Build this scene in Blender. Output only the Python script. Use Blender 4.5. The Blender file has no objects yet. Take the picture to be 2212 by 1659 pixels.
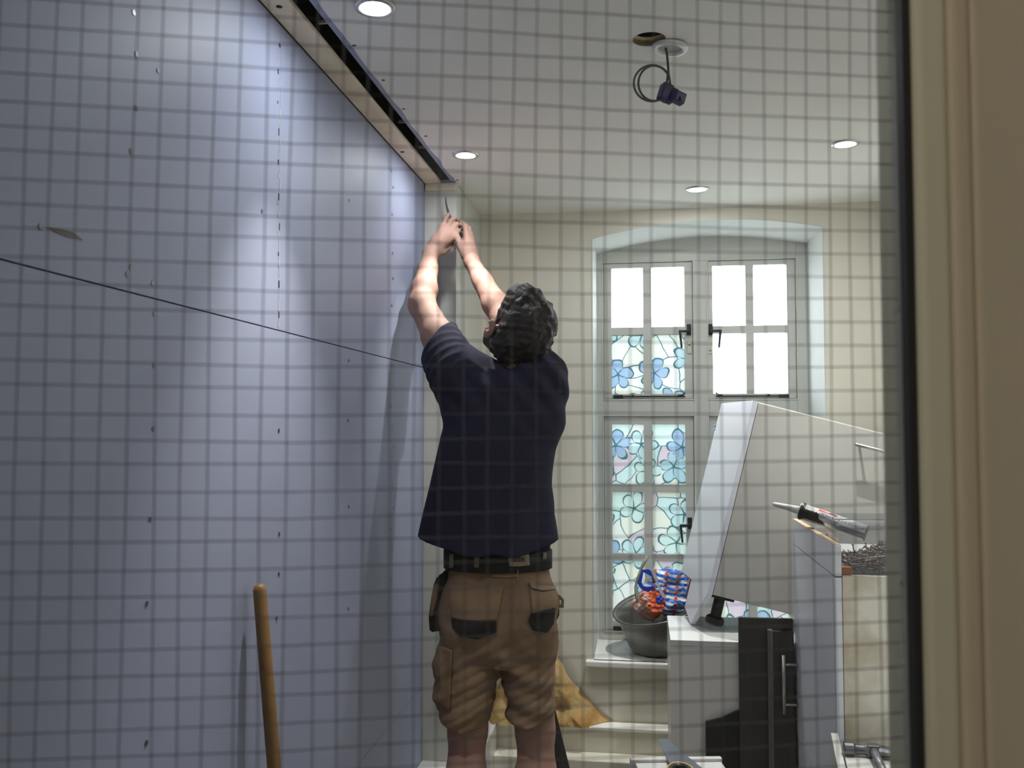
import bpy, bmesh, math, random
import numpy as np
from mathutils import Vector, Matrix
from mathutils.bvhtree import BVHTree
random.seed(7); rng = np.random.RandomState(7)
R = math.radians

# ------------------------------------------------------------------ camera, world, exposure
FPX = 1900.0; CX, CY = 1106.0, 829.5; CAMZ = 1.42
PHI = math.atan(84.5 / FPX)          # upward pitch
TH = R(8.32)                         # camera turned left of the room's long axis
sc = bpy.context.scene
cam_d = bpy.data.cameras.new('camera'); cam = bpy.data.objects.new('camera', cam_d)
sc.collection.objects.link(cam); sc.camera = cam
cam_d.sensor_width = 36; cam_d.lens = FPX / 2212 * 36; cam_d.clip_start = 0.02
cam.location = (0, 0, CAMZ); cam.rotation_euler = (R(90) + PHI, 0, TH)
cam_d.dof.use_dof = True; cam_d.dof.focus_distance = 2.75; cam_d.dof.aperture_fstop = 10.0
world = bpy.data.worlds.new('overcast_sky'); sc.world = world; world.use_nodes = True
world.node_tree.nodes['Background'].inputs[0].default_value = (0.93, 0.97, 1.0, 1)
world.node_tree.nodes['Background'].inputs[1].default_value = 5.0
sc.view_settings.view_transform = 'Standard'; sc.view_settings.look = 'None'
sc.view_settings.gamma = 1; sc.view_settings.use_curve_mapping = False
sc.view_settings.exposure = 1.2
LAMP = 142.0          # radiance of the recessed lamps
BEAM = 30.0          # watts of the lamps' downward beam
HALL = 0.95           # watts-like strength of the added, unseen hall lamp
sc.cycles.use_denoising = True
sc.cycles.max_bounces = 8; sc.cycles.diffuse_bounces = 5; sc.cycles.transparent_max_bounces = 24
sc.cycles.sample_clamp_indirect = 6; sc.cycles.caustics_reflective = False; sc.cycles.caustics_refractive = False

# ------------------------------------------------------------------ picture measurements -> metres
def J(px, py, d):
    """point at horizontal distance d in front of the camera (camera-yaw frame: right, forward, up)"""
    u = (px - CX) / FPX; v = (CY - py) / FPX
    den = math.cos(PHI) - v * math.sin(PHI)
    return Vector((d * u / den, d, CAMZ + d * (v * math.cos(PHI) + math.sin(PHI)) / den))
def toW(p):
    return Vector((p[0] * math.cos(TH) - p[1] * math.sin(TH), p[0] * math.sin(TH) + p[1] * math.cos(TH), p[2]))
def W(px, py, d): return toW(J(px, py, d))
CO = Vector((0, 0, CAMZ))
def onplane(px, py, ax, val):
    r = W(px, py, 1.0) - CO
    return CO + r * ((val - CO[ax]) / r[ax])
def onX(px, py, v): return onplane(px, py, 0, v)
def onY(px, py, v): return onplane(px, py, 1, v)
def onZ(px, py, v): return onplane(px, py, 2, v)

# ------------------------------------------------------------------ materials
MATS = {}
def nd(nt, t, **kw):
    n = nt.nodes.new(t)
    for k, v in kw.items(): setattr(n, k, v)
    return n
def mat(name, col, rough=0.6, metal=0.0, var=0.06, scale=14.0, bump=0.0, bscale=120.0, sss=0.0, spec=0.5, dark=None, dscale=3.0, damt=0.0, coat=0.0):
    if name in MATS: return MATS[name]
    m = bpy.data.materials.new(name); m.use_nodes = True; nt = m.node_tree
    b = nt.nodes['Principled BSDF']
    b.inputs['Roughness'].default_value = rough; b.inputs['Metallic'].default_value = metal
    b.inputs['Specular IOR Level'].default_value = spec
    if sss: b.inputs['Subsurface Weight'].default_value = sss; b.inputs['Subsurface Radius'].default_value = (0.012, 0.004, 0.002); b.inputs['Subsurface Scale'].default_value = 1.0
    if coat: b.inputs['Coat Weight'].default_value = coat
    tc = nd(nt, 'ShaderNodeTexCoord'); no = nd(nt, 'ShaderNodeTexNoise'); no.inputs['Scale'].default_value = scale; no.inputs['Detail'].default_value = 4
    nt.links.new(tc.outputs['Object'], no.inputs['Vector'])
    mx = nd(nt, 'ShaderNodeMix', data_type='RGBA')
    c = Vector(col[:3])
    mx.inputs['A'].default_value = (*[max(0, x * (1 - var * 2)) for x in c], 1); mx.inputs['B'].default_value = (*[min(1, x * (1 + var * 2)) for x in c], 1)
    nt.links.new(no.outputs['Fac'], mx.inputs['Factor'])
    out = mx.outputs['Result']
    if dark:
        n2 = nd(nt, 'ShaderNodeTexNoise'); n2.inputs['Scale'].default_value = dscale; n2.inputs['Detail'].default_value = 5
        nt.links.new(tc.outputs['Object'], n2.inputs['Vector'])
        cr = nd(nt, 'ShaderNodeMapRange'); cr.inputs[1].default_value = 0.5; cr.inputs[2].default_value = 0.72; cr.inputs[4].default_value = damt
        nt.links.new(n2.outputs['Fac'], cr.inputs[0])
        m2 = nd(nt, 'ShaderNodeMix', data_type='RGBA'); m2.inputs['B'].default_value = (*dark, 1)
        nt.links.new(cr.outputs[0], m2.inputs['Factor']); nt.links.new(out, m2.inputs['A']); out = m2.outputs['Result']
    nt.links.new(out, b.inputs['Base Color'])
    if bump:
        n3 = nd(nt, 'ShaderNodeTexNoise'); n3.inputs['Scale'].default_value = bscale; n3.inputs['Detail'].default_value = 3
        nt.links.new(tc.outputs['Object'], n3.inputs['Vector'])
        bp = nd(nt, 'ShaderNodeBump'); bp.inputs['Strength'].default_value = bump; bp.inputs['Distance'].default_value = 0.004
        nt.links.new(n3.outputs['Fac'], bp.inputs['Height']); nt.links.new(bp.outputs[0], b.inputs['Normal'])
    MATS[name] = m; return m
def emit(name, col, s):
    m = bpy.data.materials.new(name); m.use_nodes = True; nt = m.node_tree
    nt.nodes.remove(nt.nodes['Principled BSDF']); e = nd(nt, 'ShaderNodeEmission'); e.inputs[0].default_value = (*col, 1); e.inputs[1].default_value = s
    nt.links.new(e.outputs[0], nt.nodes['Material Output'].inputs[0]); return m
M_board = mat('blue_grey_plasterboard', (0.29, 0.31, 0.425), 0.55, var=0.03, scale=2.5, bump=0.05, bscale=300)
M_paper = mat('torn_board_edge', (0.50, 0.47, 0.42), 0.8)
M_white = mat('matt_white_paint', (0.76, 0.745, 0.69), 0.7, var=0.015, scale=3)
M_ceil = mat('ceiling_paint', (0.80, 0.785, 0.75), 0.8, var=0.015, scale=2)
M_cream = mat('cream_wall_paint', (0.76, 0.725, 0.63), 0.75, var=0.02, scale=3, dark=(0.70, 0.63, 0.50), dscale=2, damt=0.4)
M_gloss = mat('satin_window_paint', (0.62, 0.615, 0.575), 0.35, var=0.015)
M_hall = mat('dim_hall_paint', (0.30, 0.28, 0.24), 0.85)
M_frame = mat('door_paint', (0.55, 0.50, 0.40), 0.45, var=0.02, scale=6)
M_bead = mat('door_bead_paint', (0.62, 0.64, 0.52), 0.4, var=0.02, scale=6)
M_black = mat('black_plastic', (0.018, 0.018, 0.02), 0.4)
M_void = mat('dark_void', (0.02, 0.019, 0.018), 0.9)
M_wood = mat('pale_batten_timber', (0.84, 0.71, 0.56), 0.7, var=0.12, scale=9, dark=(0.58, 0.43, 0.30), dscale=6, damt=0.5)
M_handlewood = mat('varnished_handle_wood', (0.23, 0.12, 0.04), 0.45, var=0.2, scale=11, dark=(0.16, 0.07, 0.02), dscale=14, damt=0.6)
M_unit = mat('white_unit_laminate', (0.64, 0.63, 0.595), 0.32, var=0.012, scale=3)
M_unitside = mat('grey_white_laminate', (0.66, 0.68, 0.75), 0.3, var=0.012, scale=3)
M_dirty = mat('scuffed_white_laminate', (0.72, 0.70, 0.62), 0.45, var=0.02, scale=3, dark=(0.38, 0.31, 0.20), dscale=6, damt=0.95)
M_dark = mat('charcoal_laminate', (0.045, 0.043, 0.04), 0.4, var=0.15, scale=6)
M_dark2 = mat('mid_grey_edging', (0.16, 0.155, 0.145), 0.45)
M_chip = mat('bare_chipboard', (0.50, 0.35, 0.23), 0.85, var=0.15, scale=60)
M_steel = mat('brushed_steel', (0.55, 0.54, 0.52), 0.35, 1.0)
M_darksteel = mat('dull_dark_steel', (0.16, 0.165, 0.18), 0.38, 0.9, var=0.15, scale=20)
M_blade = mat('saw_blade_steel', (0.17, 0.185, 0.22), 0.4, 0.7, var=0.08, scale=12)
M_skin = mat('skin', (0.35, 0.205, 0.16), 0.7, var=0.10, scale=16, bump=0.08, bscale=180, sss=0.12, dark=(0.33, 0.15, 0.12), dscale=9, damt=0.5)
M_leg = M_skin
M_hair = mat('dark_brown_hair', (0.014, 0.009, 0.007), 0.6, var=0.5, scale=110, bump=0.8, bscale=160)
M_shirt = mat('navy_cotton', (0.023, 0.022, 0.044), 0.9, var=0.08, scale=30, bump=0.25, bscale=400, spec=0.2)
M_tan = mat('tan_work_cloth', (0.24, 0.16, 0.10), 0.9, var=0.10, scale=7, bump=0.5, bscale=50, dark=(0.14, 0.08, 0.045), dscale=5, damt=0.6, spec=0.2)
M_tan2 = mat('tan_cloth_trim', (0.26, 0.19, 0.125), 0.9, var=0.08, scale=20, spec=0.2)
M_pocket = mat('black_pocket_cloth', (0.028, 0.026, 0.024), 0.9, var=0.2, scale=40, bump=0.4, bscale=300, spec=0.2)
M_tan3 = mat('faded_logo_label', (0.33, 0.25, 0.18), 0.9, var=0.05, spec=0.2)
M_insul = mat('orange_tan_fibre', (0.55, 0.38, 0.17), 0.95, var=0.2, scale=9, bump=1.0, bscale=60, dark=(0.42, 0.20, 0.04), dscale=9, damt=0.9)
M_blue = mat('navy_blue_connector', (0.030, 0.028, 0.10), 0.45)
M_cable = mat('grey_cable', (0.10, 0.098, 0.088), 0.5)
M_wire = mat('galvanised_glass_wire', (0.10, 0.105, 0.11), 0.6, 0.2)
M_basin = mat('scuffed_grey_enamel', (0.20, 0.195, 0.185), 0.33, 0.55, var=0.1, scale=9)
M_bagblue = mat('royal_blue_plastic', (0.015, 0.06, 0.50), 0.35)
M_bagor = mat('orange_plastic', (0.72, 0.12, 0.025), 0.35, var=0.1, scale=12, dark=(0.6, 0.6, 0.58), dscale=16, damt=1.0)
M_floor = mat('dusty_grey_floor', (0.27, 0.25, 0.22), 0.75, var=0.1, scale=4)
M_ground = mat('paving_outside', (0.34, 0.36, 0.33), 0.9, var=0.1, scale=1)
M_boot = mat('brown_boot_leather', (0.07, 0.045, 0.03), 0.6, var=0.2)
M_eye = mat('eye_white', (0.7, 0.68, 0.64), 0.2)

def glass_mat(name, tint=(0.97, 0.985, 0.975), haze=0.0, hazecol=(0.8, 0.82, 0.82), gl=1.0):
    m = bpy.data.materials.new(name); m.use_nodes = True; nt = m.node_tree
    nt.nodes.remove(nt.nodes['Principled BSDF'])
    tr = nd(nt, 'ShaderNodeBsdfTransparent'); tr.inputs[0].default_value = (*tint, 1)
    g = nd(nt, 'ShaderNodeBsdfGlossy'); g.inputs['Roughness'].default_value = 0.03
    fr = nd(nt, 'ShaderNodeFresnel'); fr.inputs[0].default_value = 1.4
    ml = nd(nt, 'ShaderNodeMath', operation='MULTIPLY'); ml.inputs[1].default_value = gl
    nt.links.new(fr.outputs[0], ml.inputs[0])
    mx = nd(nt, 'ShaderNodeMixShader'); nt.links.new(ml.outputs[0], mx.inputs[0]); nt.links.new(tr.outputs[0], mx.inputs[1]); nt.links.new(g.outputs[0], mx.inputs[2])
    o = mx.outputs[0]
    if haze:
        df = nd(nt, 'ShaderNodeBsdfDiffuse'); df.inputs[0].default_value = (*hazecol, 1)
        tc = nd(nt, 'ShaderNodeTexCoord'); no = nd(nt, 'ShaderNodeTexNoise'); no.inputs['Scale'].default_value = 9
        nt.links.new(tc.outputs['Object'], no.inputs['Vector'])
        mr = nd(nt, 'ShaderNodeMapRange'); mr.inputs[3].default_value = haze * 0.5; mr.inputs[4].default_value = haze * 1.5; nt.links.new(no.outputs['Fac'], mr.inputs[0])
        m2 = nd(nt, 'ShaderNodeMixShader'); nt.links.new(mr.outputs[0], m2.inputs[0]); nt.links.new(o, m2.inputs[1]); nt.links.new(df.outputs[0], m2.inputs[2]); o = m2.outputs[0]
    nt.links.new(o, nt.nodes['Material Output'].inputs[0]); return m
M_wglass = glass_mat('clear_wired_glass', haze=0.002, gl=0.4)
M_tub = glass_mat('clear_plastic_tub', (0.90, 0.91, 0.93), haze=0.14, hazecol=(0.75, 0.77, 0.82))
M_hose = glass_mat('cloudy_hose', (0.75, 0.8, 0.7), haze=0.55, hazecol=(0.62, 0.68, 0.55))
M_nozzle = mat('cloudy_white_nozzle', (0.62, 0.62, 0.60), 0.35, var=0.05)

def film_mat(name, film=True):
    m = bpy.data.materials.new(name); m.use_nodes = True; nt = m.node_tree; L = nt.links.new
    nt.nodes.remove(nt.nodes['Principled BSDF'])
    tr = nd(nt, 'ShaderNodeBsdfTransparent'); tl = nd(nt, 'ShaderNodeBsdfTranslucent')
    mx = nd(nt, 'ShaderNodeMixShader')
    L(tr.outputs[0], mx.inputs[1]); L(tl.outputs[0], mx.inputs[2]); L(mx.outputs[0], nt.nodes['Material Output'].inputs[0])
    if not film:
        tr.inputs[0].default_value = (0.85, 0.87, 0.88, 1); tl.inputs[0].default_value = (0.85, 0.87, 0.88, 1); mx.inputs[0].default_value = 0.15
        return m
    mx.inputs[0].default_value = 0.45
    def mth(op, a, b=None, c=None):
        n = nd(nt, 'ShaderNodeMath', operation=op)
        for i, v in enumerate((a, b, c)):
            if v is None: continue
            if isinstance(v, (int, float)): n.inputs[i].default_value = v
            else: L(v, n.inputs[i])
        return n.outputs[0]
    geo = nd(nt, 'ShaderNodeNewGeometry'); sp = nd(nt, 'ShaderNodeSeparateXYZ'); L(geo.outputs['Position'], sp.inputs[0])
    cb = nd(nt, 'ShaderNodeCombineXYZ'); L(mth('MULTIPLY', sp.outputs[0], 6.0), cb.inputs[0]); L(mth('MULTIPLY', sp.outputs[2], 6.0), cb.inputs[1])
    wn = nd(nt, 'ShaderNodeTexNoise'); wn.inputs['Scale'].default_value = 1.2; L(cb.outputs[0], wn.inputs['Vector'])
    wv = nd(nt, 'ShaderNodeVectorMath', operation='MULTIPLY_ADD'); L(wn.outputs['Color'], wv.inputs[0]); wv.inputs[1].default_value = (0.35, 0.35, 0); L(cb.outputs[0], wv.inputs[2])
    vo = nd(nt, 'ShaderNodeTexVoronoi', voronoi_dimensions='2D'); vo.inputs['Scale'].default_value = 1.0; vo.inputs['Randomness'].default_value = 0.55; L(wv.outputs[0], vo.inputs['Vector'])
    sb = nd(nt, 'ShaderNodeVectorMath', operation='SUBTRACT'); L(wv.outputs[0], sb.inputs[0]); L(vo.outputs['Position'], sb.inputs[1])
    s2 = nd(nt, 'ShaderNodeSeparateXYZ'); L(sb.outputs[0], s2.inputs[0])
    ln = nd(nt, 'ShaderNodeVectorMath', operation='LENGTH'); L(sb.outputs[0], ln.inputs[0]); r = ln.outputs['Value']
    sc3 = nd(nt, 'ShaderNodeSeparateColor'); L(vo.outputs['Color'], sc3.inputs[0])
    ang = mth('MULTIPLY_ADD', sc3.outputs[0], 6.28, mth('ARCTAN2', s2.outputs[1], s2.outputs[0]))
    pet = mth('ABSOLUTE', mth('COSINE', mth('MULTIPLY', ang, 2.5)))
    Rr = mth('MULTIPLY_ADD', mth('POWER', pet, 0.45), 0.33, 0.10)
    inn = mth('LESS_THAN', r, Rr)
    line = mth('LESS_THAN', mth('ABSOLUTE', mth('SUBTRACT', r, Rr)), 0.022)
    sep = mth('MULTIPLY', inn, mth('LESS_THAN', mth('MULTIPLY', pet, r), 0.040))
    cen = mth('LESS_THAN', r, 0.05)
    v2 = nd(nt, 'ShaderNodeTexVoronoi', voronoi_dimensions='2D', feature='DISTANCE_TO_EDGE'); v2.inputs['Scale'].default_value = 1.7; L(wv.outputs[0], v2.inputs['Vector'])
    v3 = nd(nt, 'ShaderNodeTexVoronoi', voronoi_dimensions='2D'); v3.inputs['Scale'].default_value = 1.7; L(wv.outputs[0], v3.inputs['Vector'])
    bline = mth('MULTIPLY', mth('SUBTRACT', 1.0, inn), mth('LESS_THAN', v2.outputs['Distance'], 0.020))
    allines = mth('MINIMUM', mth('ADD', mth('ADD', line, sep), bline), 1.0)
    sc4 = nd(nt, 'ShaderNodeSeparateColor'); L(v3.outputs['Color'], sc4.inputs[0])
    def ramp(src, cols):
        n = nd(nt, 'ShaderNodeValToRGB'); n.color_ramp.interpolation = 'CONSTANT'
        el = n.color_ramp.elements
        while len(el) < len(cols): el.new(0.5)
        for i, c in enumerate(cols): el[i].position = i / len(cols); el[i].color = (*c, 1)
        L(src, n.inputs[0]); return n.outputs[0]
    bg = ramp(sc4.outputs[0], [(0.86, 0.90, 0.88), (0.74, 0.90, 0.88), (0.80, 0.70, 0.80), (0.88, 0.92, 0.91), (0.70, 0.88, 0.91), (0.86, 0.90, 0.82)])
    fl = ramp(sc3.outputs[1], [(0.42, 0.58, 0.80), (0.64, 0.84, 0.88), (0.48, 0.64, 0.82), (0.70, 0.88, 0.85), (0.52, 0.74, 0.84)])
    def mixc(f, a, b):
        n = nd(nt, 'ShaderNodeMix', data_type='RGBA'); L(f, n.inputs['Factor'])
        for k, v in (('A', a), ('B', b)):
            if isinstance(v, tuple): n.inputs[k].default_value = (*v, 1)
            else: L(v, n.inputs[k])
        return n.outputs['Result']
    c = mixc(inn, bg, fl); c = mixc(cen, c, (0.45, 0.40, 0.65)); c = mixc(allines, c, (0.10, 0.21, 0.23))
    gm = nd(nt, 'ShaderNodeGamma'); gm.inputs[1].default_value = 0.55; L(c, gm.inputs[0]); c = gm.outputs[0]
    sm = nd(nt, 'ShaderNodeVectorMath', operation='SCALE'); L(c, sm.inputs[0]); sm.inputs['Scale'].default_value = 0.40
    L(sm.outputs[0], tr.inputs[0]); L(sm.outputs[0], tl.inputs[0])
    return m
M_film = film_mat('flower_window_film'); M_pane = film_mat('frosted_pane', False)

# ------------------------------------------------------------------ objects
WM = {}
def link(o): sc.collection.objects.link(o); return o
def tag(o, label=None, cat=None, group=None, kind=None):
    if label: o['label'] = label
    if cat: o['category'] = cat
    if group: o['group'] = group
    if kind: o['kind'] = kind
    return o
def thing(name, label, cat, loc=(0, 0, 0), rz=0.0, group=None, kind=None):
    o = link(bpy.data.objects.new(name, None)); o.location = loc; o.rotation_euler = (0, 0, rz); o.empty_display_size = 0.05
    WM[o] = Matrix.Translation(Vector(loc)) @ Matrix.Rotation(rz, 4, 'Z')
    return tag(o, label, cat, group, kind)
def mkobj(name, me, m, parent=None, smooth=False, base=None):
    """me holds world coordinates"""
    o = link(bpy.data.objects.new(name, me))
    if m is not None and not me.materials: me.materials.append(m)
    if parent is not None:
        o.parent = parent; me.transform(WM[parent].inverted()); WM[o] = WM[parent]
    else:
        n = len(me.vertices); co = np.zeros(n * 3, np.float32); me.vertices.foreach_get('co', co); co = co.reshape(-1, 3)
        b = base if base is not None else ((co[:, 0].min() + co[:, 0].max()) / 2, (co[:, 1].min() + co[:, 1].max()) / 2, co[:, 2].min())
        b = Vector([float(x) for x in b]); me.transform(Matrix.Translation(-b)); o.location = b; WM[o] = Matrix.Translation(b)
    if smooth: me.shade_smooth()
    return o
class MB:
    def __init__(s): s.bm = bmesh.new()
    def box(s, c, d, bev=0.0, mtx=None):
        """centre, full dims"""
        b2 = bmesh.new(); bmesh.ops.create_cube(b2, size=1)
        for v in b2.verts: v.co = Vector((v.co.x * d[0], v.co.y * d[1], v.co.z * d[2]))
        if bev: bmesh.ops.bevel(b2, geom=b2.edges[:], offset=bev, segments=2, affect='EDGES', profile=0.6)
        T = Matrix.Translation(Vector(c))
        if mtx is not None: T = T @ mtx.to_4x4()
        bmesh.ops.transform(b2, matrix=T, verts=b2.verts); s._merge(b2); return s
    def lh(s, a, b, bev=0.0):
        a = Vector(a); b = Vector(b); return s.box((a + b) / 2, [abs(b[i] - a[i]) for i in range(3)], bev)
    def _merge(s, b2):
        me = bpy.data.meshes.new('t'); b2.to_mesh(me); s.bm.from_mesh(me); bpy.data.meshes.remove(me); b2.free()
    def poly(s, pts, vec):
        """extrude polygon pts by vec"""
        vs = [s.bm.verts.new(p) for p in pts]; ws = [s.bm.verts.new(Vector(p) + Vector(vec)) for p in pts]; n = len(pts)
        s.bm.faces.new(vs); s.bm.faces.new(ws[::-1])
        for i in range(n): s.bm.faces.new((vs[i], ws[i], ws[(i + 1) % n], vs[(i + 1) % n]))
        return s
    def tube(s, pts, r, n=8, caps=True):
        pts = [Vector(p) for p in pts]; rings = []
        rs = r if isinstance(r, (list, tuple)) else [r] * len(pts)
        up = Vector((0.123, 0.31, 0.94)).normalized()
        for i, p in enumerate(pts):
            t = (pts[min(i + 1, len(pts) - 1)] - pts[max(i - 1, 0)]).normalized()
            a = t.cross(up)
            if a.length < 0.05: a = t.cross(Vector((1, 0, 0)))
            a.normalize(); b = t.cross(a)
            rings.append([s.bm.verts.new(p + (a * math.cos(2 * math.pi * k / n) + b * math.sin(2 * math.pi * k / n)) * rs[i]) for k in range(n)])
        for i in range(len(rings) - 1):
            for k in range(n): s.bm.faces.new((rings[i][k], rings[i][(k + 1) % n], rings[i + 1][(k + 1) % n], rings[i + 1][k]))
        if caps: s.bm.faces.new(rings[0][::-1]); s.bm.faces.new(rings[-1])
        return s
    def loft(s, rings, capa=True, capb=True, closed=True):
        R_ = [[s.bm.verts.new(p) for p in r] for r in rings]; n = len(R_[0])
        for i in range(len(R_) - 1):
            for k in range(n if closed else n - 1): s.bm.faces.new((R_[i][k], R_[i][(k + 1) % n], R_[i + 1][(k + 1) % n], R_[i + 1][k]))
        if capa: s.bm.faces.new(R_[0][::-1])
        if capb: s.bm.faces.new(R_[-1])
        return s
    def done(s, name, m, parent=None, smooth=False, base=None, label=None, cat=None, group=None, kind=None):
        bmesh.ops.recalc_face_normals(s.bm, faces=s.bm.faces)
        me = bpy.data.meshes.new(name); s.bm.to_mesh(me); s.bm.free()
        o = mkobj(name, me, m, parent, False, base)
        if smooth: me.shade_smooth() if smooth is True else me.shade_auto_smooth() if hasattr(me, 'shade_auto_smooth') else me.shade_smooth()
        return tag(o, label, cat, group, kind)
def holed(outer, holes, axis, v0, v1, bm=None):
    """slab with holes. outer/holes are 2-D loops; axis = extrusion axis"""
    b = bm or bmesh.new()
    def P(p, v): return Vector((p[0], p[1], v)) if axis == 2 else Vector((p[0], v, p[1]))
    for v in (v0, v1):
        es = []
        for lp in [outer] + holes:
            vs = [b.verts.new(P(p, v)) for p in lp]
            es += [b.edges.new((vs[i], vs[(i + 1) % len(vs)])) for i in range(len(vs))]
        bmesh.ops.triangle_fill(b, use_beauty=True, use_dissolve=False, edges=es)
    for lp in [outer] + holes:
        n = len(lp)
        for i in range(n):
            q = [b.verts.new(P(lp[i], v0)), b.verts.new(P(lp[i], v1)), b.verts.new(P(lp[(i + 1) % n], v1)), b.verts.new(P(lp[(i + 1) % n], v0))]
            b.faces.new(q)
    bmesh.ops.remove_doubles(b, verts=b.verts, dist=1e-5)
    m = MB(); m.bm.free(); m.bm = b; return m

# ------------------------------------------------------------------ room shell
H = 2.32; XL = -0.80
XN = onZ(988, 397, H).x; YN = onZ(955, 396, H).y           # end nib: right side plane and front plane
YW = onZ(1045, 465, H).y                                   # window wall
XR = onY(1906, 700, YW).x
ZSILL = 0.44; YF = YW + 0.34
YA = 0.36                                                  # room side of the front wall
MB().lh((XL - 0.3, -1.6, -0.08), (XR + 0.3, YW + 0.5, 0.0)).done('floor', M_floor, kind='structure')
# ceiling with the open slot on the left and one empty lamp hole
hc = onZ(1402, 85, H); hole = [(hc.x + 0.0385 * math.cos(a), hc.y + 0.0385 * math.sin(a)) for a in np.linspace(0, 2 * math.pi, 33)[:-1]]
edge = [(XN - 0.002 + 0.006 * math.sin(i * 1.9) * rng.rand(), YA + (YN - YA) * (1 - i / 40)) for i in range(41)]
lamps_px = [(810, 15), (1006, 334), (1506, 408), (1826, 310)]
outer = [(XR + 0.15, YA - 0.15), (XR + 0.15, YW + 0.1), (XL - 0.2, YW + 0.1), (XL - 0.2, YN), (XN, YN)] + edge[1:]
ce = holed(outer, [hole], 2, H, H + 0.0125).done('ceiling', M_ceil, kind='structure')
lin_ = MB(); lin_.loft([[Vector((hc.x + r * math.cos(a), hc.y + r * math.sin(a), z)) for a in np.linspace(0, 2 * math.pi, 33)[:-1]] for r, z in ((0.0384, H + 0.0005), (0.0378, H + 0.022), (0.0395, H + 0.022))], False, False); lin_.done('hole_edge', mat('cut_board_edge', (0.42, 0.33, 0.19), 0.9, var=0.2, scale=60), ce)
MB().lh((hc.x - 0.2, hc.y - 0.2, H + 0.05), (hc.x + 0.2, hc.y + 0.2, H + 0.06)).lh((hc.x - 0.2, hc.y + 0.05, H + 0.013), (hc.x + 0.2, hc.y + 0.06, H + 0.05)).done('hole_void', M_void, ce)  # near-black box over the lamp hole stands in for the shade inside
MB().lh((XL - 0.2, YA - 0.2, H + 0.26), (XR + 0.2, YW + 0.2, H + 0.30)).done('roof_void', M_void, ce)
# raw plasterboard strip between paint and slot
XB = XN - 0.017; XG = XN - 0.017 - 0.042
rawp = [(p[0] - 0.0, p[1]) for p in edge] + [(XB, YA), (XB, YN)]
MB().poly([Vector((x, y, H + 0.001)) for x, y in rawp], (0, 0, 0.02)).done('raw_board_edge', M_board, ce)
MB().lh((XB - 0.001, YA, H + 0.03), (XB + 0.01, YN, H + 0.25)).done('slot_lining', M_void, ce)
MB().lh((XL + 0.003, YA, H - 0.001), (XG, YN - 0.004, H + 0.011), 0.003).done('batten', M_wood, ce)
for i, (a, b) in enumerate([((712, 74), (728, 80)), ((868, 283), (886, 290)), ((920, 336), (925, 339))]):
    p = onZ(*a, H); MB().box((XG + 0.02, p.y, H + 0.03), (0.036, 0.006, 0.008)).done('broken_sliver', M_paper, ce)
for px, py in [(765, 98), (828, 173), (872, 235), (920, 294), (988, 389)]:
    p = onZ(px, py, H); MB().tube([p, p + Vector((0, 0, -0.0012))], 0.005, 8).done('screw_head', M_darksteel, ce)
for px, py in [(603, 14), (869, 328)]:
    p = onZ(px, py, H - 0.001); MB().tube([p, p + Vector((0, 0, -0.001))], 0.007, 8).done('screw_hole', M_void, ce)

# left wall in plasterboards
wl = MB().lh((XL - 0.16, -1.6, 0), (XL - 0.014, YW + 0.4, H + 0.3)).done('wall_left', M_void, kind='structure')
ZJ = onX(400, 662, XL).z; ZK = onX(810, 1607, XL).z
YJ = onX(602, 500, XL).y; YK = onX(849, 1100, XL).y
def board(y0, y1, z0, z1):
    MB().lh((XL - 0.0135, y0 + 0.0004, z0 + 0.0013), (XL, y1 - 0.0004, z1 - 0.0013), 0.0005).done('plasterboard', M_board, wl)
YE = YN + 0.01
for y0, y1, z0, z1 in [(-1.6, YJ - 1.2, ZJ, H), (YJ - 1.2, YJ, ZJ, H), (YJ, YE, ZJ, H), (-1.6, YK - 2.4, ZK, ZJ), (YK - 2.4, YK, ZK, ZJ), (YK, YE, ZK, ZJ), (-1.6, 0.9, 0, ZK), (0.9, YE, 0, ZK)]:
    board(y0, y1, z0, z1)
scr = [(289, 27), (295, 117), (342, 153), (294, 234), (283, 327), (88, 490), (283, 577), (275, 592), (330, 612), (334, 678), (333, 790), (331, 926), (324, 1122), (317, 1304), (316, 1605),
       (604, 98), (566, 456), (754, 433), (846, 370), (849, 405), (847, 463), (848, 547), (846, 660), (849, 602), (753, 779), (752, 908), (602, 930), (603, 1153), (597, 1336), (753, 1094), (752, 1315), (846, 1255),
       (602, 1240)] + [(847 + 3 * math.sin(k * 2.1), 790 + 44 * k) for k in range(10)]
scm = None
for px, py in scr:
    p = onX(px, py, XL + 0.0003)
    if scm is None:
        scm = MB().tube([p, p + Vector((0.0007, 0, 0))], 0.0048, 8).done('screw_head', M_darksteel, wl); sp0 = p.copy()
    else:
        c = scm.copy(); link(c); c.location = scm.location + (p - sp0)
# chipped, filled joint
for k in range(26):
    py = 150 + k * 22 + rng.rand() * 12
    if py > 715: break
    p = onX(602 + rng.randn() * 1.2, py, XL); l = 0.006 + rng.rand() * 0.012
    c = MB().box(p + Vector((0.0004, 0, 0)), (0.0012, 0.002 + 0.003 * rng.rand(), l)).done('chipped_filler', M_paper if k % 3 else M_void, wl)
sp_ = [onX(x, y, XL) for x, y in ((100, 490), (130, 494), (160, 503), (178, 519), (150, 514), (120, 503))]
MB().poly(sp_, (0.001, 0, 0)).done('glue_smear', mat('brown_smear', (0.17, 0.145, 0.125), 0.8), wl)
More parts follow.
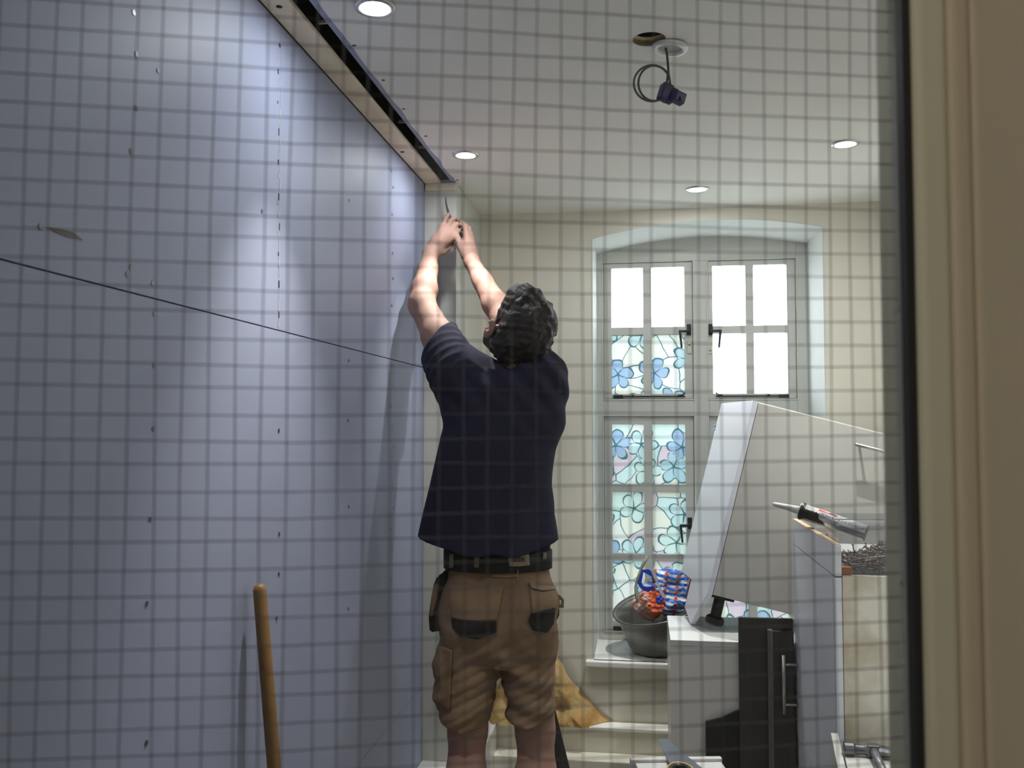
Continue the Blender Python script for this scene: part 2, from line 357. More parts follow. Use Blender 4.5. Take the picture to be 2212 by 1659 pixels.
# nib at the end of the left wall, window wall, right wall
nib = MB().lh((XL, YN, 0), (XN, YW + 0.05, H), 0.002).done('wall_nib', mat('nib_emulsion', (0.56, 0.55, 0.50), 0.75, var=0.015), kind='structure')
MB().lh((XL + 0.004, YN - 0.010, H - 0.028), (XN - 0.002, YN + 0.0, H - 0.001), 0.002).done('trim_1', M_wood, kind='structure')
p0 = onY(990, 402, YN - 0.006); MB().tube([p0, p0 + Vector((0.012, 0.0, -0.010)), onY(1003, 417, YN - 0.02)], 0.0008, 6).done('loose_wire', mat('red_wire', (0.4, 0.06, 0.05), 0.5), base=p0,
    label='tiny loose red wire poking out beside the top corner of the wall end', cat='wire')
ox0 = onY(1279, 700, YW).x; ox1 = onY(1781, 700, YW).x
zsl = onY(1279, 515, YW).z; zap = onY(1540, 474, YW).z; zsr = onY(1777, 489, YW).z
arch = []
for t in np.linspace(0, 1, 25):
    x = ox1 + (ox0 - ox1) * t; zl = zsr + (zsl - zsr) * t
    arch.append((x, zl + (zap - (zsl + zsr) / 2) * (1 - (2 * t - 1) ** 2) * 1.0))
hole = [(ox0, ZSILL - 0.03), (ox1, ZSILL - 0.03)] + arch
wb = holed([(XL - 0.16, -0.05), (XR + 0.16, -0.05), (XR + 0.16, H + 0.3), (XL - 0.16, H + 0.3)], [hole], 1, YW, YF + 0.12).done('wall_back', M_cream, kind='structure')
# reveal lining in lighter paint
loop = [(ox0, ZSILL)] + arch[::-1] + [(ox1, ZSILL)]
lin = MB(); r0 = [(x, z) for x, z in loop]; cxx = (ox0 + ox1) / 2
inn = [(x + (0.003 if x < cxx - 0.3 else -0.003 if x > cxx + 0.3 else 0), z - 0.003) for x, z in loop]
lin.loft([[Vector((x, YW - 0.0015, z)) for x, z in r0], [Vector((x, YW - 0.0015, z)) for x, z in inn], [Vector((x, YF + 0.02, z)) for x, z in inn]], False, False, closed=False)
lin.done('window_reveal', mat('white_reveal_paint', (0.66, 0.67, 0.66), 0.7, var=0.01), wb)
MB().lh((XR, YA - 0.15, 0), (XR + 0.14, YW + 0.05, H + 0.1)).done('wall_right', M_white, kind='structure')
sl = onY(1265, 1404, YW - 0.045).x
MB().lh((sl, YW - 0.045, ZSILL - 0.022), (ox1 + 0.03, YW - 0.002, ZSILL), 0.004).lh((ox0, YW - 0.02, ZSILL - 0.029), (ox1, YF + 0.01, ZSILL), 0.001).done('trim_2', mat('sill_white', (0.85, 0.84, 0.82), 0.4, var=0.01), kind='structure')
# low boxed ledge along nib and window wall
ZL = onZ(1, 1, 0).z + 0.188
XLB = onZ(1066, 1575, ZL).x; YLF = onZ(1250, 1567, ZL).y
tr3 = MB().lh((XLB, YLF, 0), (XR - 0.02, YW + 0.0, ZL - 0.014)).done('trim_3', M_cream, kind='structure')
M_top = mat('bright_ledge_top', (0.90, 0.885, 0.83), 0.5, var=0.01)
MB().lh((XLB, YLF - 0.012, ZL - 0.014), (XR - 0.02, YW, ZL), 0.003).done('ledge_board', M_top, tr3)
MB().lh((XL, 3.0, 0), (XLB, YN, ZL), 0.003).lh((XN, YN - 0.01, 0), (XLB, YW, ZL), 0.003).done('trim_4', M_unit, kind='structure')
z4 = 0.085; y4 = onZ(1250, 1642, z4).y
MB().lh((XLB, y4, 0), (XR - 0.02, YLF, z4), 0.004).done('trim_5', M_cream, kind='structure')
# front wall with the door opening, and the hall the camera stands in
DA = R(16.6); e_ = Vector((math.cos(DA), math.sin(DA), 0)); n_ = Vector((-math.sin(DA), math.cos(DA), 0))
G = W(1945, 830, 0.4905); G.z = 0                             # right edge of the glass on the floor plan
def D(s, t, z): return G + e_ * s + n_ * t + Vector((0, 0, z))
hinge = D(-0.76, 0.0, 0); latch = D(0.125, 0, 0)
dx0 = hinge.x - 0.02; dx1 = dx0 + 0.93
MB().lh((XL - 0.16, YA - 0.12, 0), (dx0, YA, H + 0.1)).lh((dx1, YA - 0.12, 0), (XR + 0.14, YA, H + 0.1)).lh((dx0, YA - 0.12, 2.06), (dx1, YA, H + 0.1)).done('wall_front', M_cream, kind='structure')
MB().lh((dx0, YA - 0.13, 0), (dx0 + 0.03, YA + 0.01, 2.06)).lh((dx1 - 0.03, YA - 0.13, 0), (dx1, YA + 0.01, 2.06)).lh((dx0, YA - 0.13, 2.03), (dx1, YA + 0.01, 2.06)).done('trim_6', M_frame, kind='structure')
MB().lh((1.2, -1.6, 0), (1.3, YA - 0.12, 2.5)).done('wall_hall_right', M_hall, kind='structure')
MB().lh((XL - 0.16, -1.7, 0), (1.3, -1.6, 2.5)).done('wall_hall_rear', M_hall, kind='structure')
MB().lh((XL - 0.2, -1.7, 2.42), (1.3, YA - 0.10, 2.5)).done('ceiling_hall', M_hall, kind='structure')
MB().lh((-30, YF + 0.12, -0.2), (30, 60, -0.12)).done('ground_outside', M_ground, kind='structure')
# added lamp, unseen behind the camera, to light the door frame and wires
hl = thing('added_hall_lamp', 'added round warm lamp, unseen behind the viewer, lighting the door frame', 'lamp', (-0.52, -0.35, 2.42))
MB().tube([(-0.52, -0.35, 2.42), (-0.52, -0.35, 2.36)], 0.16, 32).done('lamp_base', M_frame, hl)
MB().tube([(-0.52, -0.35, 2.36), (-0.52, -0.35, 2.345), (-0.52, -0.35, 2.335)], [0.15, 0.14, 0.09], 32).done('lamp_shade', emit('added_lamp_glow', (1.0, 0.86, 0.66), HALL * 18), hl)
# daylight portal: guides sampling through the window opening
pl = bpy.data.lights.new('window_portal', 'AREA'); pl.shape = 'RECTANGLE'; pl.size = ox1 - ox0; pl.size_y = zap - ZSILL; pl.cycles.is_portal = True
po = link(bpy.data.objects.new('window_portal', pl)); po.location = ((ox0 + ox1) / 2, YF + 0.13, (zap + ZSILL) / 2); po.rotation_euler = (R(-90), 0, 0)

# ------------------------------------------------------------------ the wired-glass door
door = thing('door_1', None, None, hinge, DA, kind='structure')
RD = Matrix.Rotation(DA, 3, 'Z')
def dbox(mb, s0, s1, t0, t1, z0, z1, bev=0.0):
    return mb.box(D((s0 + s1) / 2, (t0 + t1) / 2, (z0 + z1) / 2), (s1 - s0, t1 - t0, z1 - z0), bev, RD)
SL = -0.66; ZB, ZT = 0.86, 1.92; DT = 2.02
BW = 0.0225; B2 = 0.011
dbox(MB(), BW + B2, 0.125, -0.022, 0.022, 0.01, DT, 0.002).done('stile', M_frame, door)
dbox(MB(), SL - 0.10, SL - BW - B2, -0.022, 0.022, 0.01, DT, 0.002).done('stile', M_frame, door)
dbox(MB(), SL - BW - B2, BW + B2, -0.022, 0.022, 0.01, ZB - 0.02, 0.002).done('bottom_panel', M_frame, door)
dbox(MB(), SL - BW - B2, BW + B2, -0.022, 0.022, ZT + 0.02, DT, 0.002).done('top_rail', M_frame, door)
dbox(MB(), BW, BW + B2, -0.0195, 0.0195, ZB - 0.02, ZT + 0.02, 0.003).done('moulding', M_frame, door)
bb = MB(); dbox(bb, 0.0046, BW, -0.015, -0.0045, ZB, ZT, 0.003); dbox(bb, 0.0, BW, 0.0045, 0.019, ZB, ZT, 0.002)
dbox(bb, SL - BW, SL, -0.017, -0.0045, ZB, ZT, 0.003); dbox(bb, SL - BW, SL, 0.0045, 0.019, ZB, ZT, 0.002)
dbox(bb, SL, 0, -0.017, -0.0045, ZB - 0.018, ZB, 0.002); dbox(bb, SL, 0, 0.0045, 0.017, ZB - 0.018, ZB, 0.002)
dbox(bb, SL, 0, -0.017, -0.0045, ZT, ZT + 0.018, 0.002); dbox(bb, SL, 0, 0.0045, 0.017, ZT, ZT + 0.018, 0.002)
bb.done('glazing_bead', M_bead, door)
dbox(MB(), -0.0006, 0.0046, -0.0090, -0.0032, ZB, ZT).done('black_seal', M_black, door)
gp = dbox(MB(), SL, -0.001, -0.003, 0.003, ZB, ZT).done('glass_pane', M_wglass, door)
P_ = 0.0127
def wiremesh(length, vert, seed):
    r = np.random.RandomState(seed); mb = MB(); n = 9; pts = []
    for i in range(n):
        u = length * i / (n - 1); w = 0.0009 * math.sin(i * 1.1 + seed) + 0.0005 * r.randn()
        pts.append(Vector((w, 0, u)) if vert else Vector((u, 0, w)))
    mb.tube(pts, 0.00034, 3); me = bpy.data.meshes.new('wire'); mb.bm.to_mesh(me); mb.bm.free(); me.materials.append(M_wire); return me
vm = [wiremesh(ZT - ZB, True, k) for k in range(3)]; hm = [wiremesh(-SL - 0.001, False, k + 5) for k in range(3)]
Wd = WM[door].inverted()
k = 0; s = -0.0155
while s > SL:
    o = link(bpy.data.objects.new('wire', vm[k % 3])); o.parent = gp; o.location = Wd @ D(s, -0.0004, ZB); s -= P_; k += 1
z = ZB + 0.006; k = 0
while z < ZT:
    o = link(bpy.data.objects.new('wire', hm[k % 3])); o.parent = gp; o.location = Wd @ D(SL, 0.0004, z); z += P_; k += 1
dh = MB(); dh.tube([D(0.09, -0.022, 1.0), D(0.09, -0.06, 1.0), D(0.0, -0.065, 1.0)], 0.009, 10); dbox(dh, 0.075, 0.105, -0.03, -0.022, 0.93, 1.07, 0.003)
dh.tube([D(0.09, 0.022, 1.0), D(0.09, 0.06, 1.0), D(0.0, 0.065, 1.0)], 0.009, 10); dh.done('door_handle', M_steel, door)

# ------------------------------------------------------------------ window_1
win = thing('window_1', None, None, ((ox0 + ox1) / 2, YF, ZSILL), kind='structure')
def wx(px, y=None): return onY(px, 800, YF).x
def wz(py, px=1400): return onY(px, py, YF).z
def ring(mb, x0, x1, z0, z1, w, y0, y1, bars_x=(), bars_z=(), bw=0.03, bev=0.003, wt=None, wbm=None):
    wt = wt or w; wbm = wbm or w
    mb.lh((x0, y0, z0), (x0 + w, y1, z1), bev); mb.lh((x1 - w, y0, z0), (x1, y1, z1), bev)
    mb.lh((x0 + w, y0, z1 - wt), (x1 - w, y1, z1), bev); mb.lh((x0 + w, y0, z0), (x1 - w, y1, z0 + wbm), bev)
    return mb
fx0, fx1 = ox0 + 0.004, wx(1748)
ft = wz(552, 1500) + 0.03
cols = [(wx(1304), wx(1498)), (wx(1531), wx(1722))]
rows = [(wz(862), wz(566)), (wz(1365), wz(899))]
fm = MB(); ztop = zap
# frame: jambs, mullion, transom, head (arched filler board) and bottom
fm.lh((fx0, YF, ZSILL), (cols[0][0], YF + 0.07, ztop - 0.02), 0.003)
fm.lh((cols[0][1], YF, rows[1][0]), (cols[1][0], YF + 0.07, rows[0][1]), 0.002)
fm.lh((cols[1][1], YF, ZSILL), (ox1 + 0.02, YF + 0.07, ztop - 0.03), 0.003)
fm.lh((cols[0][0], YF, rows[1][1]), (cols[0][1], YF + 0.07, rows[0][0]), 0.003)
fm.lh((cols[1][0], YF, rows[1][1]), (cols[1][1], YF + 0.07, rows[0][0]), 0.003)
fm.lh((cols[0][0], YF, rows[0][1]), (cols[1][1], YF + 0.07, zap + 0.02), 0.002)
fm.lh((cols[0][0], YF, ZSILL), (cols[1][1], YF + 0.07, rows[1][0]), 0.002)
fm.lh((cols[0][0] - 0.012, YF - 0.006, ZSILL + 0.001), (cols[1][1] + 0.012, YF, ZSILL + 0.018), 0.002)
fm.done('window_frame', M_gloss, win)
tr_ = MB()
for (x0, x1) in cols:
    for (z0, z1) in rows:
        w = 0.006
        tr_.lh((x0 - w, YF - 0.004, z0 - w), (x0, YF, z1 + w), 0.0015).lh((x1, YF - 0.004, z0 - w), (x1 + w, YF, z1 + w), 0.0015)
        tr_.lh((x0, YF - 0.004, z1), (x1, YF, z1 + w), 0.0015).lh((x0, YF - 0.004, z0 - w), (x1, YF, z0), 0.0015)
tr_.done('frame_moulding', M_gloss, win)
st_ = MB()
for (x0, x1) in cols:
    for (z0, z1) in rows:
        ya_, yb_ = YF + 0.059, YF + 0.069
        st_.lh((x0 - 0.004, ya_, z0), (x0 + 0.012, yb_, z1)).lh((x1 - 0.012, ya_, z0), (x1 + 0.004, yb_, z1)).lh((x0, ya_, z0 - 0.004), (x1, yb_, z0 + 0.012)).lh((x0, ya_, z1 - 0.012), (x1, yb_, z1 + 0.004))
st_.done('frame_stop', M_gloss, win)
YC = YF + 0.012
pane_x = [[(wx(1321), wx(1390)), (wx(1408), wx(1480))], [(wx(1541), wx(1613)), (wx(1630), wx(1703))]]
pane_zu = [(wz(706), wz(577)), (wz(851), wz(722))]
pane_zl = [(wz(1047), wz(917)), (wz(1197), wz(1064)), (wz(1344), wz(1213))]
for ci in range(2):
    for ri in range(2):
        x0, x1 = cols[ci]; z0, z1 = rows[ri]; pz = (pane_zu, pane_zl)[ri]
        x0 += 0.002; x1 -= 0.002; z0 += 0.002; z1 -= 0.002
        holes = [[(a, c), (b, c), (b, d), (a, d)] for a, b in pane_x[ci] for c, d in pz]
        cs = holed([(x0, z0), (x1, z0), (x1, z1), (x0, z1)], holes, 1, YC, YC + 0.045).done('casement', M_gloss, win)
        for a, b in pane_x[ci]:
            for r_i, (c, d) in enumerate(pz):
                film = (ri == 1) or (ci == 0 and r_i == 1)
                MB().lh((a - 0.004, YC + 0.020, c - 0.004), (b + 0.004, YC + 0.024, d + 0.004)).done('pane', M_film if film else M_pane, cs, label='pane covered with blue flower film' if film else None)
        # cockspur handle
        if ri == 0: hx, hz, sg = (1488, 712, -1) if ci == 0 else (1535, 712, 1)
        else: hx, hz, sg = (1490, 1130, -1) if ci == 0 else (1537, 1130, 1)
        p = onY(hx, hz, YC - 0.004); s_ = sg
        hm_ = MB(); hm_.box((p.x, YC - 0.005, p.z), (0.020, 0.012, 0.052), 0.004)
        hm_.tube([(p.x, YC - 0.012, p.z - 0.008), (p.x, YC - 0.028, p.z - 0.008)], 0.008, 10)
        hm_.box((p.x + s_ * 0.022, YC - 0.028, p.z - 0.009), (0.046, 0.010, 0.012), 0.003)
        hm_.tube([(p.x + s_ * 0.042, YC - 0.030, p.z - 0.006), (p.x + s_ * 0.034, YC - 0.034, p.z - 0.085)], [0.0055, 0.0045], 8)
        hm_.done('window_handle', M_black, cs)
        if ri == 0:
            q = onY(1489 if ci == 0 else 1534, 751, YC); MB().box((q.x, YC - 0.003, q.z), (0.018, 0.008, 0.055), 0.003).done('lock_plate', M_bead, cs)
            MB().box((q.x, YC - 0.008, q.z + (0.012 if ci == 0 else -0.014)), (0.009, 0.004, 0.003)).done('lock_slot', M_black, cs)
        sy = 858 if ri == 0 else 1357
        a = onY((1326, 1546)[ci], sy, YC - 0.006); b = onY((1480, 1703)[ci], sy, YC - 0.006)
        zz = z0 + 0.010
        st = MB(); st.box(((a.x + b.x) / 2, YC - 0.008, zz), (b.x - a.x, 0.006, 0.006), 0.001)
        thick = a if ci == 0 else b; thin = b if ci == 0 else a; dr = 1 if ci == 0 else -1
        st.box((thick.x + dr * 0.02, YC - 0.008, zz), (0.045, 0.013, 0.014), 0.003)
        st.tube([(thin.x - dr * 0.03, YC - 0.01, zz + 0.003), (thin.x - dr * 0.01, YC - 0.02, zz + 0.006), (thin.x, YC - 0.022, zz + 0.016)], 0.0035, 8)
        st.box((thick.x + dr * 0.085, YC - 0.006, zz + 0.002), (0.012, 0.012, 0.012), 0.002)
        st.done('stay_bar', M_black, cs)

# ------------------------------------------------------------------ recessed lamps
M_lens = emit('lamp_lens_glow', (0.93, 0.96, 1.0), LAMP)
M_rim = mat('satin_chrome_rim', (0.60, 0.60, 0.60), 0.25, 0.8)
lab = ['recessed ceiling spotlight nearest the viewer at the top edge, its chrome rim clearly seen', 'recessed ceiling spotlight beside the end of the open ceiling slot',
       'recessed ceiling spotlight nearest the arched window', 'recessed ceiling spotlight nearest the right-hand wall']
lab.append('recessed ceiling spotlight above the near white unit, just above the top edge of the view')
lamp_pos = [onZ(px, py, H) for px, py in lamps_px] + [Vector((0.66, 1.80, H))]
for p, lb in zip(lamp_pos, lab):
    t = thing('recessed_spotlight', lb, 'ceiling light', p, group='lit spotlights in the white ceiling')
    mb = MB(); prof = [(0.030, -0.0015), (0.033, -0.005), (0.042, -0.005), (0.045, -0.0005), (0.045, 0.0)]
    mb.loft([[p + Vector((r * math.cos(a), r * math.sin(a), h)) for a in np.linspace(0, 2 * math.pi, 33)[:-1]] for r, h in prof], False, False); mb.done('rim', M_rim, t, smooth=True)
    mb = MB(); mb.loft([[p + Vector((r * math.cos(a), r * math.sin(a), h)) for a in np.linspace(0, 2 * math.pi, 25)[:-1]] for r, h in [(0.031, -0.001), (0.028, -0.0040), (0.018, -0.0055), (0.004, -0.006)]], False, True)
    mb.done('lens', M_lens, t, smooth=True)
    bl_ = bpy.data.lights.new('lamp_beam', 'SPOT'); bl_.energy = BEAM * (0.5 if abs(p.y - lamp_pos[1].y) < 0.01 and p.x < 0 else 1.0); bl_.spot_size = R(66); bl_.spot_blend = 0.85; bl_.shadow_soft_size = 0.0; bl_.color = (1.0, 0.97, 0.92)
    bo = link(bpy.data.objects.new('lamp_beam', bl_)); bo.parent = t; bo.location = (0, 0, -0.03)
# loose fitting hanging by its cable
rc_ = onZ(1447, 105, H - 0.006)
hf = thing('hanging_light_fitting', 'unwired lamp ring with a coiled grey cable and blue connectors hanging from the ceiling', 'light fitting', rc_)
tl = Matrix.Rotation(R(6), 3, 'Y')
mb = MB(); mb.loft([[rc_ + tl @ Vector((r * math.cos(a), r * math.sin(a), h)) for a in np.linspace(0, 2 * math.pi, 41)[:-1]] for r, h in [(0.030, 0.004), (0.030, -0.003), (0.032, -0.005), (0.040, -0.004), (0.043, 0.001), (0.043, 0.004)]], False, False)
mb.done('ring', mat('white_fitting_ring', (0.95, 0.95, 0.95), 0.4), hf, smooth=True)
MB().loft([[rc_ + tl @ Vector((r * math.cos(a), r * math.sin(a), 0.003)) for a in np.linspace(0, 2 * math.pi, 41)[:-1]] for r in (0.031, 0.002)], False, True).done('reflector', mat('grey_reflector', (0.50, 0.48, 0.46), 0.5), hf)
dd = J(0, 0, 1); d0 = 2.068
cab = [(1438, 104), (1441, 118), (1443, 140), (1444, 158), (1446, 172), (1448, 184)]
MB().tube([W(x, y, d0) for x, y in cab], 0.0029, 8).done('cable', M_cable, hf, smooth=True)
def circ(cx, cy, rx, ry, a0, a1, n=26): return [(cx + rx * math.cos(a), cy - ry * math.sin(a)) for a in np.linspace(R(a0), R(a1), n)]
co1 = [(1443, 196), (1447, 176)] + circ(1409, 180, 40, 39, 25, 300) + [(1432, 216), (1442, 208)]
co2 = [(1440, 190), (1441, 172)] + circ(1413, 180, 34, 38, 30, 305) + [(1430, 210), (1438, 202)]
MB().tube([W(x, y, d0 - 0.004) for x, y in co1], 0.0026, 8).done('cable', M_cable, hf, smooth=True)
MB().tube([W(x, y, d0 + 0.004) for x, y in co2], 0.0026, 8).done('cable', M_cable, hf, smooth=True)
rq = Matrix.Rotation(TH + R(20), 3, 'Z') @ Matrix.Rotation(R(18), 3, 'Y')
c1 = MB(); c1.box(W(1437, 200, d0), (0.028, 0.026, 0.040), 0.004, rq).box(W(1450, 208, d0), (0.012, 0.022, 0.036), 0.003, rq); c1.done('connector', M_blue, hf)
c2 = MB(); c2.box(W(1466, 212, d0 - 0.012), (0.028, 0.022, 0.026), 0.003, rq).box(W(1456, 206, d0 - 0.008), (0.012, 0.016, 0.030), 0.003, rq); c2.done('connector', M_blue, hf)
MB().box(W(1472, 212, d0 - 0.025), (0.006, 0.004, 0.008), 0.0, rq).done('socket_hole', M_black, hf)

# ------------------------------------------------------------------ broom handle on the left wall
pt = onX(560, 1262, XL + 0.016 + 0.012); pb = onX(592, 1655, XL + 0.06); dirv = (pb - pt).normalized()
foot = pt + dirv * (pt.z / -dirv.z)
mb = MB(); mb.tube([pt, pt + dirv * 0.004, pt + dirv * 0.012, pt + dirv * 0.4, foot - dirv * 0.02], [0.0065, 0.011, 0.0138, 0.0142, 0.0142], 16)
mb.done('tool_handle', M_handlewood, smooth=True, base=foot, label='long varnished wooden tool handle leaning against the blue-grey plasterboard wall', cat='pole')

# ------------------------------------------------------------------ units on the right
def qt(px, py, d): return W(px, py, d)
# upright low unit under the window
t = thing('wall_unit', 'plain white unit standing upright on the floor under the window sill end', 'cabinet', (0.38, 3.2, 0))
xa, ya, yb, zt = 0.093, 3.015, 3.39, 0.698
MB().lh((xa, ya, 0), (xa + 0.016, yb, zt - 0.018)).done('side_panel', M_unit, t)
MB().lh((0.68, ya, 0), (0.696, yb, zt - 0.018)).done('side_panel', M_unit, t)
MB().lh((xa, ya - 0.001, zt - 0.018), (0.696, yb, zt), 0.001).done('top_panel', mat('bright_white_laminate', (0.54, 0.54, 0.54), 0.35, var=0.01), t)
MB().lh((xa + 0.016, ya, 0.0), (0.68, ya + 0.018, zt - 0.018), 0.001).done('front_panel', M_unit, t)
# black board added in place of a curved shadow, charcoal panels
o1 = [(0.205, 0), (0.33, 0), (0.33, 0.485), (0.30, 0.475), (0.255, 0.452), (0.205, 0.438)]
MB().poly([Vector((x, 3.0, z)) for x, z in o1], (0, 0.013, 0)).done('shade_board', M_black, label='added short black board with a curved top, standing in for a shadow on the white unit front', cat='board')
MB().lh((0.312, 2.9865, 0), (0.484, 2.9995, 0.785), 0.002).done('door_panel', M_dark, label='taller charcoal door panel standing on edge beside the white unit', cat='panel')
t = thing('door_panel', 'shorter charcoal door panel with pale grey edge, directly in front of the taller one', 'panel', (0.445, 2.97, 0))
MB().lh((0.418, 2.969, 0), (0.484, 2.984, 0.748), 0.002).done('door_leaf', M_dark, t)
MB().lh((0.402, 2.966, 0), (0.418, 2.985, 0.752), 0.003).done('edge_strip', M_dark2, t, label='pale grey edge strip')
# tilted base unit
BL = J(1540, 1285, 3.05); BL0 = toW(BL)
Rt = Matrix.Rotation(TH, 3, 'Z')
ux = (Rt @ Vector((0.970, 0, -0.243))).normalized(); uy = (Rt @ Vector((0, 1, 0))).normalized(); uz = ux.cross(uy).normalized()
TM = Matrix((ux, uy, uz)).transposed()
def T(a, b, c): return BL0 + ux * a + uy * b + uz * c
t = thing('base_unit', 'white kitchen base unit tipped over on its corner in front of the window', 'cabinet', BL0 - Vector((0, 0, BL0.z - 0.70)))
def tb(a0, a1, b0, b1, c0, c1, bev=0.001): return MB().box(T((a0 + a1) / 2, (b0 + b1) / 2, (c0 + c1) / 2), (a1 - a0, b1 - b0, c1 - c0), bev, TM)
HU = 0.684; WU = 0.60; DU = 0.465
ep = MB(); ep.poly([T(-0.020, b, c) for b, c in [(0.0, HU), (DU, HU), (DU, 0.0), (0.27, 0.0), (0.27, -0.105), (0.13, -0.135), (0.06, -0.06), (0.0, -0.0)]], ux * 0.018)
ep.done('end_panel', M_unitside, t, label='glossy end panel reaching below the carcass')
tb(0.0, WU - 0.0, 0.0, 0.019, 0.0, HU - 0.004, 0.0015).done('door', mat('warm_grey_white_door', (0.46, 0.45, 0.425), 0.35, var=0.01), t)
tb(0.003, WU, 0.022, DU, 0.0, 0.018).done('bottom_panel', M_unit, t)
tb(0.003, WU, 0.022, DU, HU - 0.018, HU, 0.001).done('top_panel', M_unit, t)
tb(WU - 0.018, WU, 0.022, DU, 0.018, HU - 0.018).done('side_panel', M_unit, t)
tb(0.003, WU - 0.018, DU - 0.008, DU, 0.018, HU - 0.018).done('back_panel', M_unit, t)
hb = MB(); za = HU - 0.065
hb.tube([T(0.345, -0.035, za), T(0.58, -0.035, za)], 0.006, 12)
hb.tube([T(0.372, 0.0, za), T(0.372, -0.035, za)], 0.005, 10).tube([T(0.553, 0.0, za), T(0.553, -0.035, za)], 0.005, 10); hb.done('bar_handle', M_steel, t, smooth=True)
def leg(a, b, n='adjustable_leg'):
    l = MB(); l.box(T(a, b, -0.006), (0.085, 0.07, 0.012), 0.003, TM)
    l.tube([T(a, b, -0.01), T(a, b, -0.075)], 0.019, 14).tube([T(a, b, -0.075), T(a, b, -0.082), T(a, b, -0.100), T(a, b, -0.106)], [0.022, 0.031, 0.033, 0.028], 16); l.done(n, M_black, t)
leg(0.042, 0.06); 
l2 = MB(); l2.box(T(0.03, 0.42, -0.006), (0.07, 0.07, 0.012), 0.002, TM).tube([T(0.03, 0.42, -0.01), T(0.03, 0.42, -0.09)], 0.019, 12).done('adjustable_leg', M_black, t)
# right-hand unit, its front turned to the left
xc, y0, y1 = 0.492, 2.388, 3.012; ztc = onY(1860, 1244, y0).z; zdt = onY(1797, 1177, y0).z; zd = onY(1797, 1246, y0).z
t = thing('cupboard_unit', 'white base unit at the right with its drawer front turned left and a bar handle', 'cabinet', (0.75, 2.7, 0.40))
XC2 = XR - 0.01
MB().lh((xc + 0.020, y0, 0.415), (XC2, y0 + 0.018, ztc), 0.001).done('side_panel', M_dirty, t, label='scuffed side panel')
MB().lh((xc + 0.020, y1 - 0.018, 0.415), (XC2, y1, ztc), 0.001).done('side_panel', M_unit, t)
MB().lh((xc + 0.020, y0 + 0.018, 0.415), (XC2, y1 - 0.018, 0.433)).done('bottom_panel', M_unit, t)
MB().lh((xc + 0.020, y0 + 0.018, ztc - 0.018), (XC2, y1 - 0.018, ztc - 0.001)).done('top_panel', M_unit, t)
MB().lh((XC2 - 0.008, y0 + 0.018, 0.433), (XC2, y1 - 0.018, ztc - 0.018)).done('back_panel', M_unit, t)
MB().lh((xc, y0 - 0.003, zd + 0.0015), (xc + 0.018, y1, zdt), 0.0015).done('drawer_front', M_unitside, t)
MB().lh((xc + 0.0, y0 + 0.0, zdt - 0.0), (xc + 0.017, y1 - 0.004, zdt + 0.0015)).done('bare_top_edge', M_chip, t, label='bare chipboard top edge')
MB().lh((xc, y0 - 0.003, 0.418), (xc + 0.018, y1, zd - 0.0015), 0.0015).done('door', M_unitside, t)
ph = onX(1688, 1408, xc - 0.045); ph2 = onX(1688, 1530, xc - 0.045); ph.y = 2.946
hb = MB(); hb.tube([ph, Vector((ph.x, ph.y, ph2.z))], 0.006, 12)
for q in (0.16, 0.84):
    zz = ph.z + (ph2.z - ph.z) * q; hb.tube([Vector((ph.x, ph.y, zz)), Vector((xc, ph.y, zz))], 0.004, 8)
hb.done('bar_handle', M_steel, t, smooth=True)
t = thing('plinth_box', 'low white carcass under the right-hand unit', 'cabinet', (0.75, 2.72, 0))
mb = MB(); mb.lh((xc + 0.002, y0 + 0.0, 0.0), (XC2, y1, 0.414), 0.002); mb.done('carcass', M_unitside, t)
# near white unit with the hammer on it
Ya = R(8.0); rr = Matrix.Rotation(-Ya, 3, 'Z')
c0 = onZ(1797, 1560, 0.63); c0.y = min(c0.y, y0 - 0.012)
def K(a, b, z): return c0 + rr @ Vector((a, b, 0)) + Vector((0, 0, z - c0.z))
t = thing('low_unit', 'white unit nearest the viewer at lower right with a hammer on its top', 'cabinet', K(0.2, -0.3, 0), -Ya)
def kb(a0, a1, b0, b1, z0_, z1_, bev=0.001): return MB().box(K((a0 + a1) / 2, (b0 + b1) / 2, (z0_ + z1_) / 2), (a1 - a0, b1 - b0, z1_ - z0_), bev, rr)
LW = 0.43
kb(0.0, 0.0 + 0.018, -0.62, -0.03, 0.0, 0.63, 0.0015).done('side_panel', M_unit, t) if False else None
kb(-0.020, -0.002, -0.62, -0.0, 0.0, 0.63, 0.0015).done('side_panel', M_unit, t)
kb(0.0015, LW, -0.62, -0.07, 0.612, 0.63, 0.001).done('top_panel', M_unit, t)
kb(0.0015, LW, -0.62, -0.60, 0.0, 0.61, 0.001).done('front_panel', M_unit, t)
kb(LW - 0.018, LW, -0.60, -0.07, 0.0, 0.61, 0.001).done('side_panel', M_unit, t)
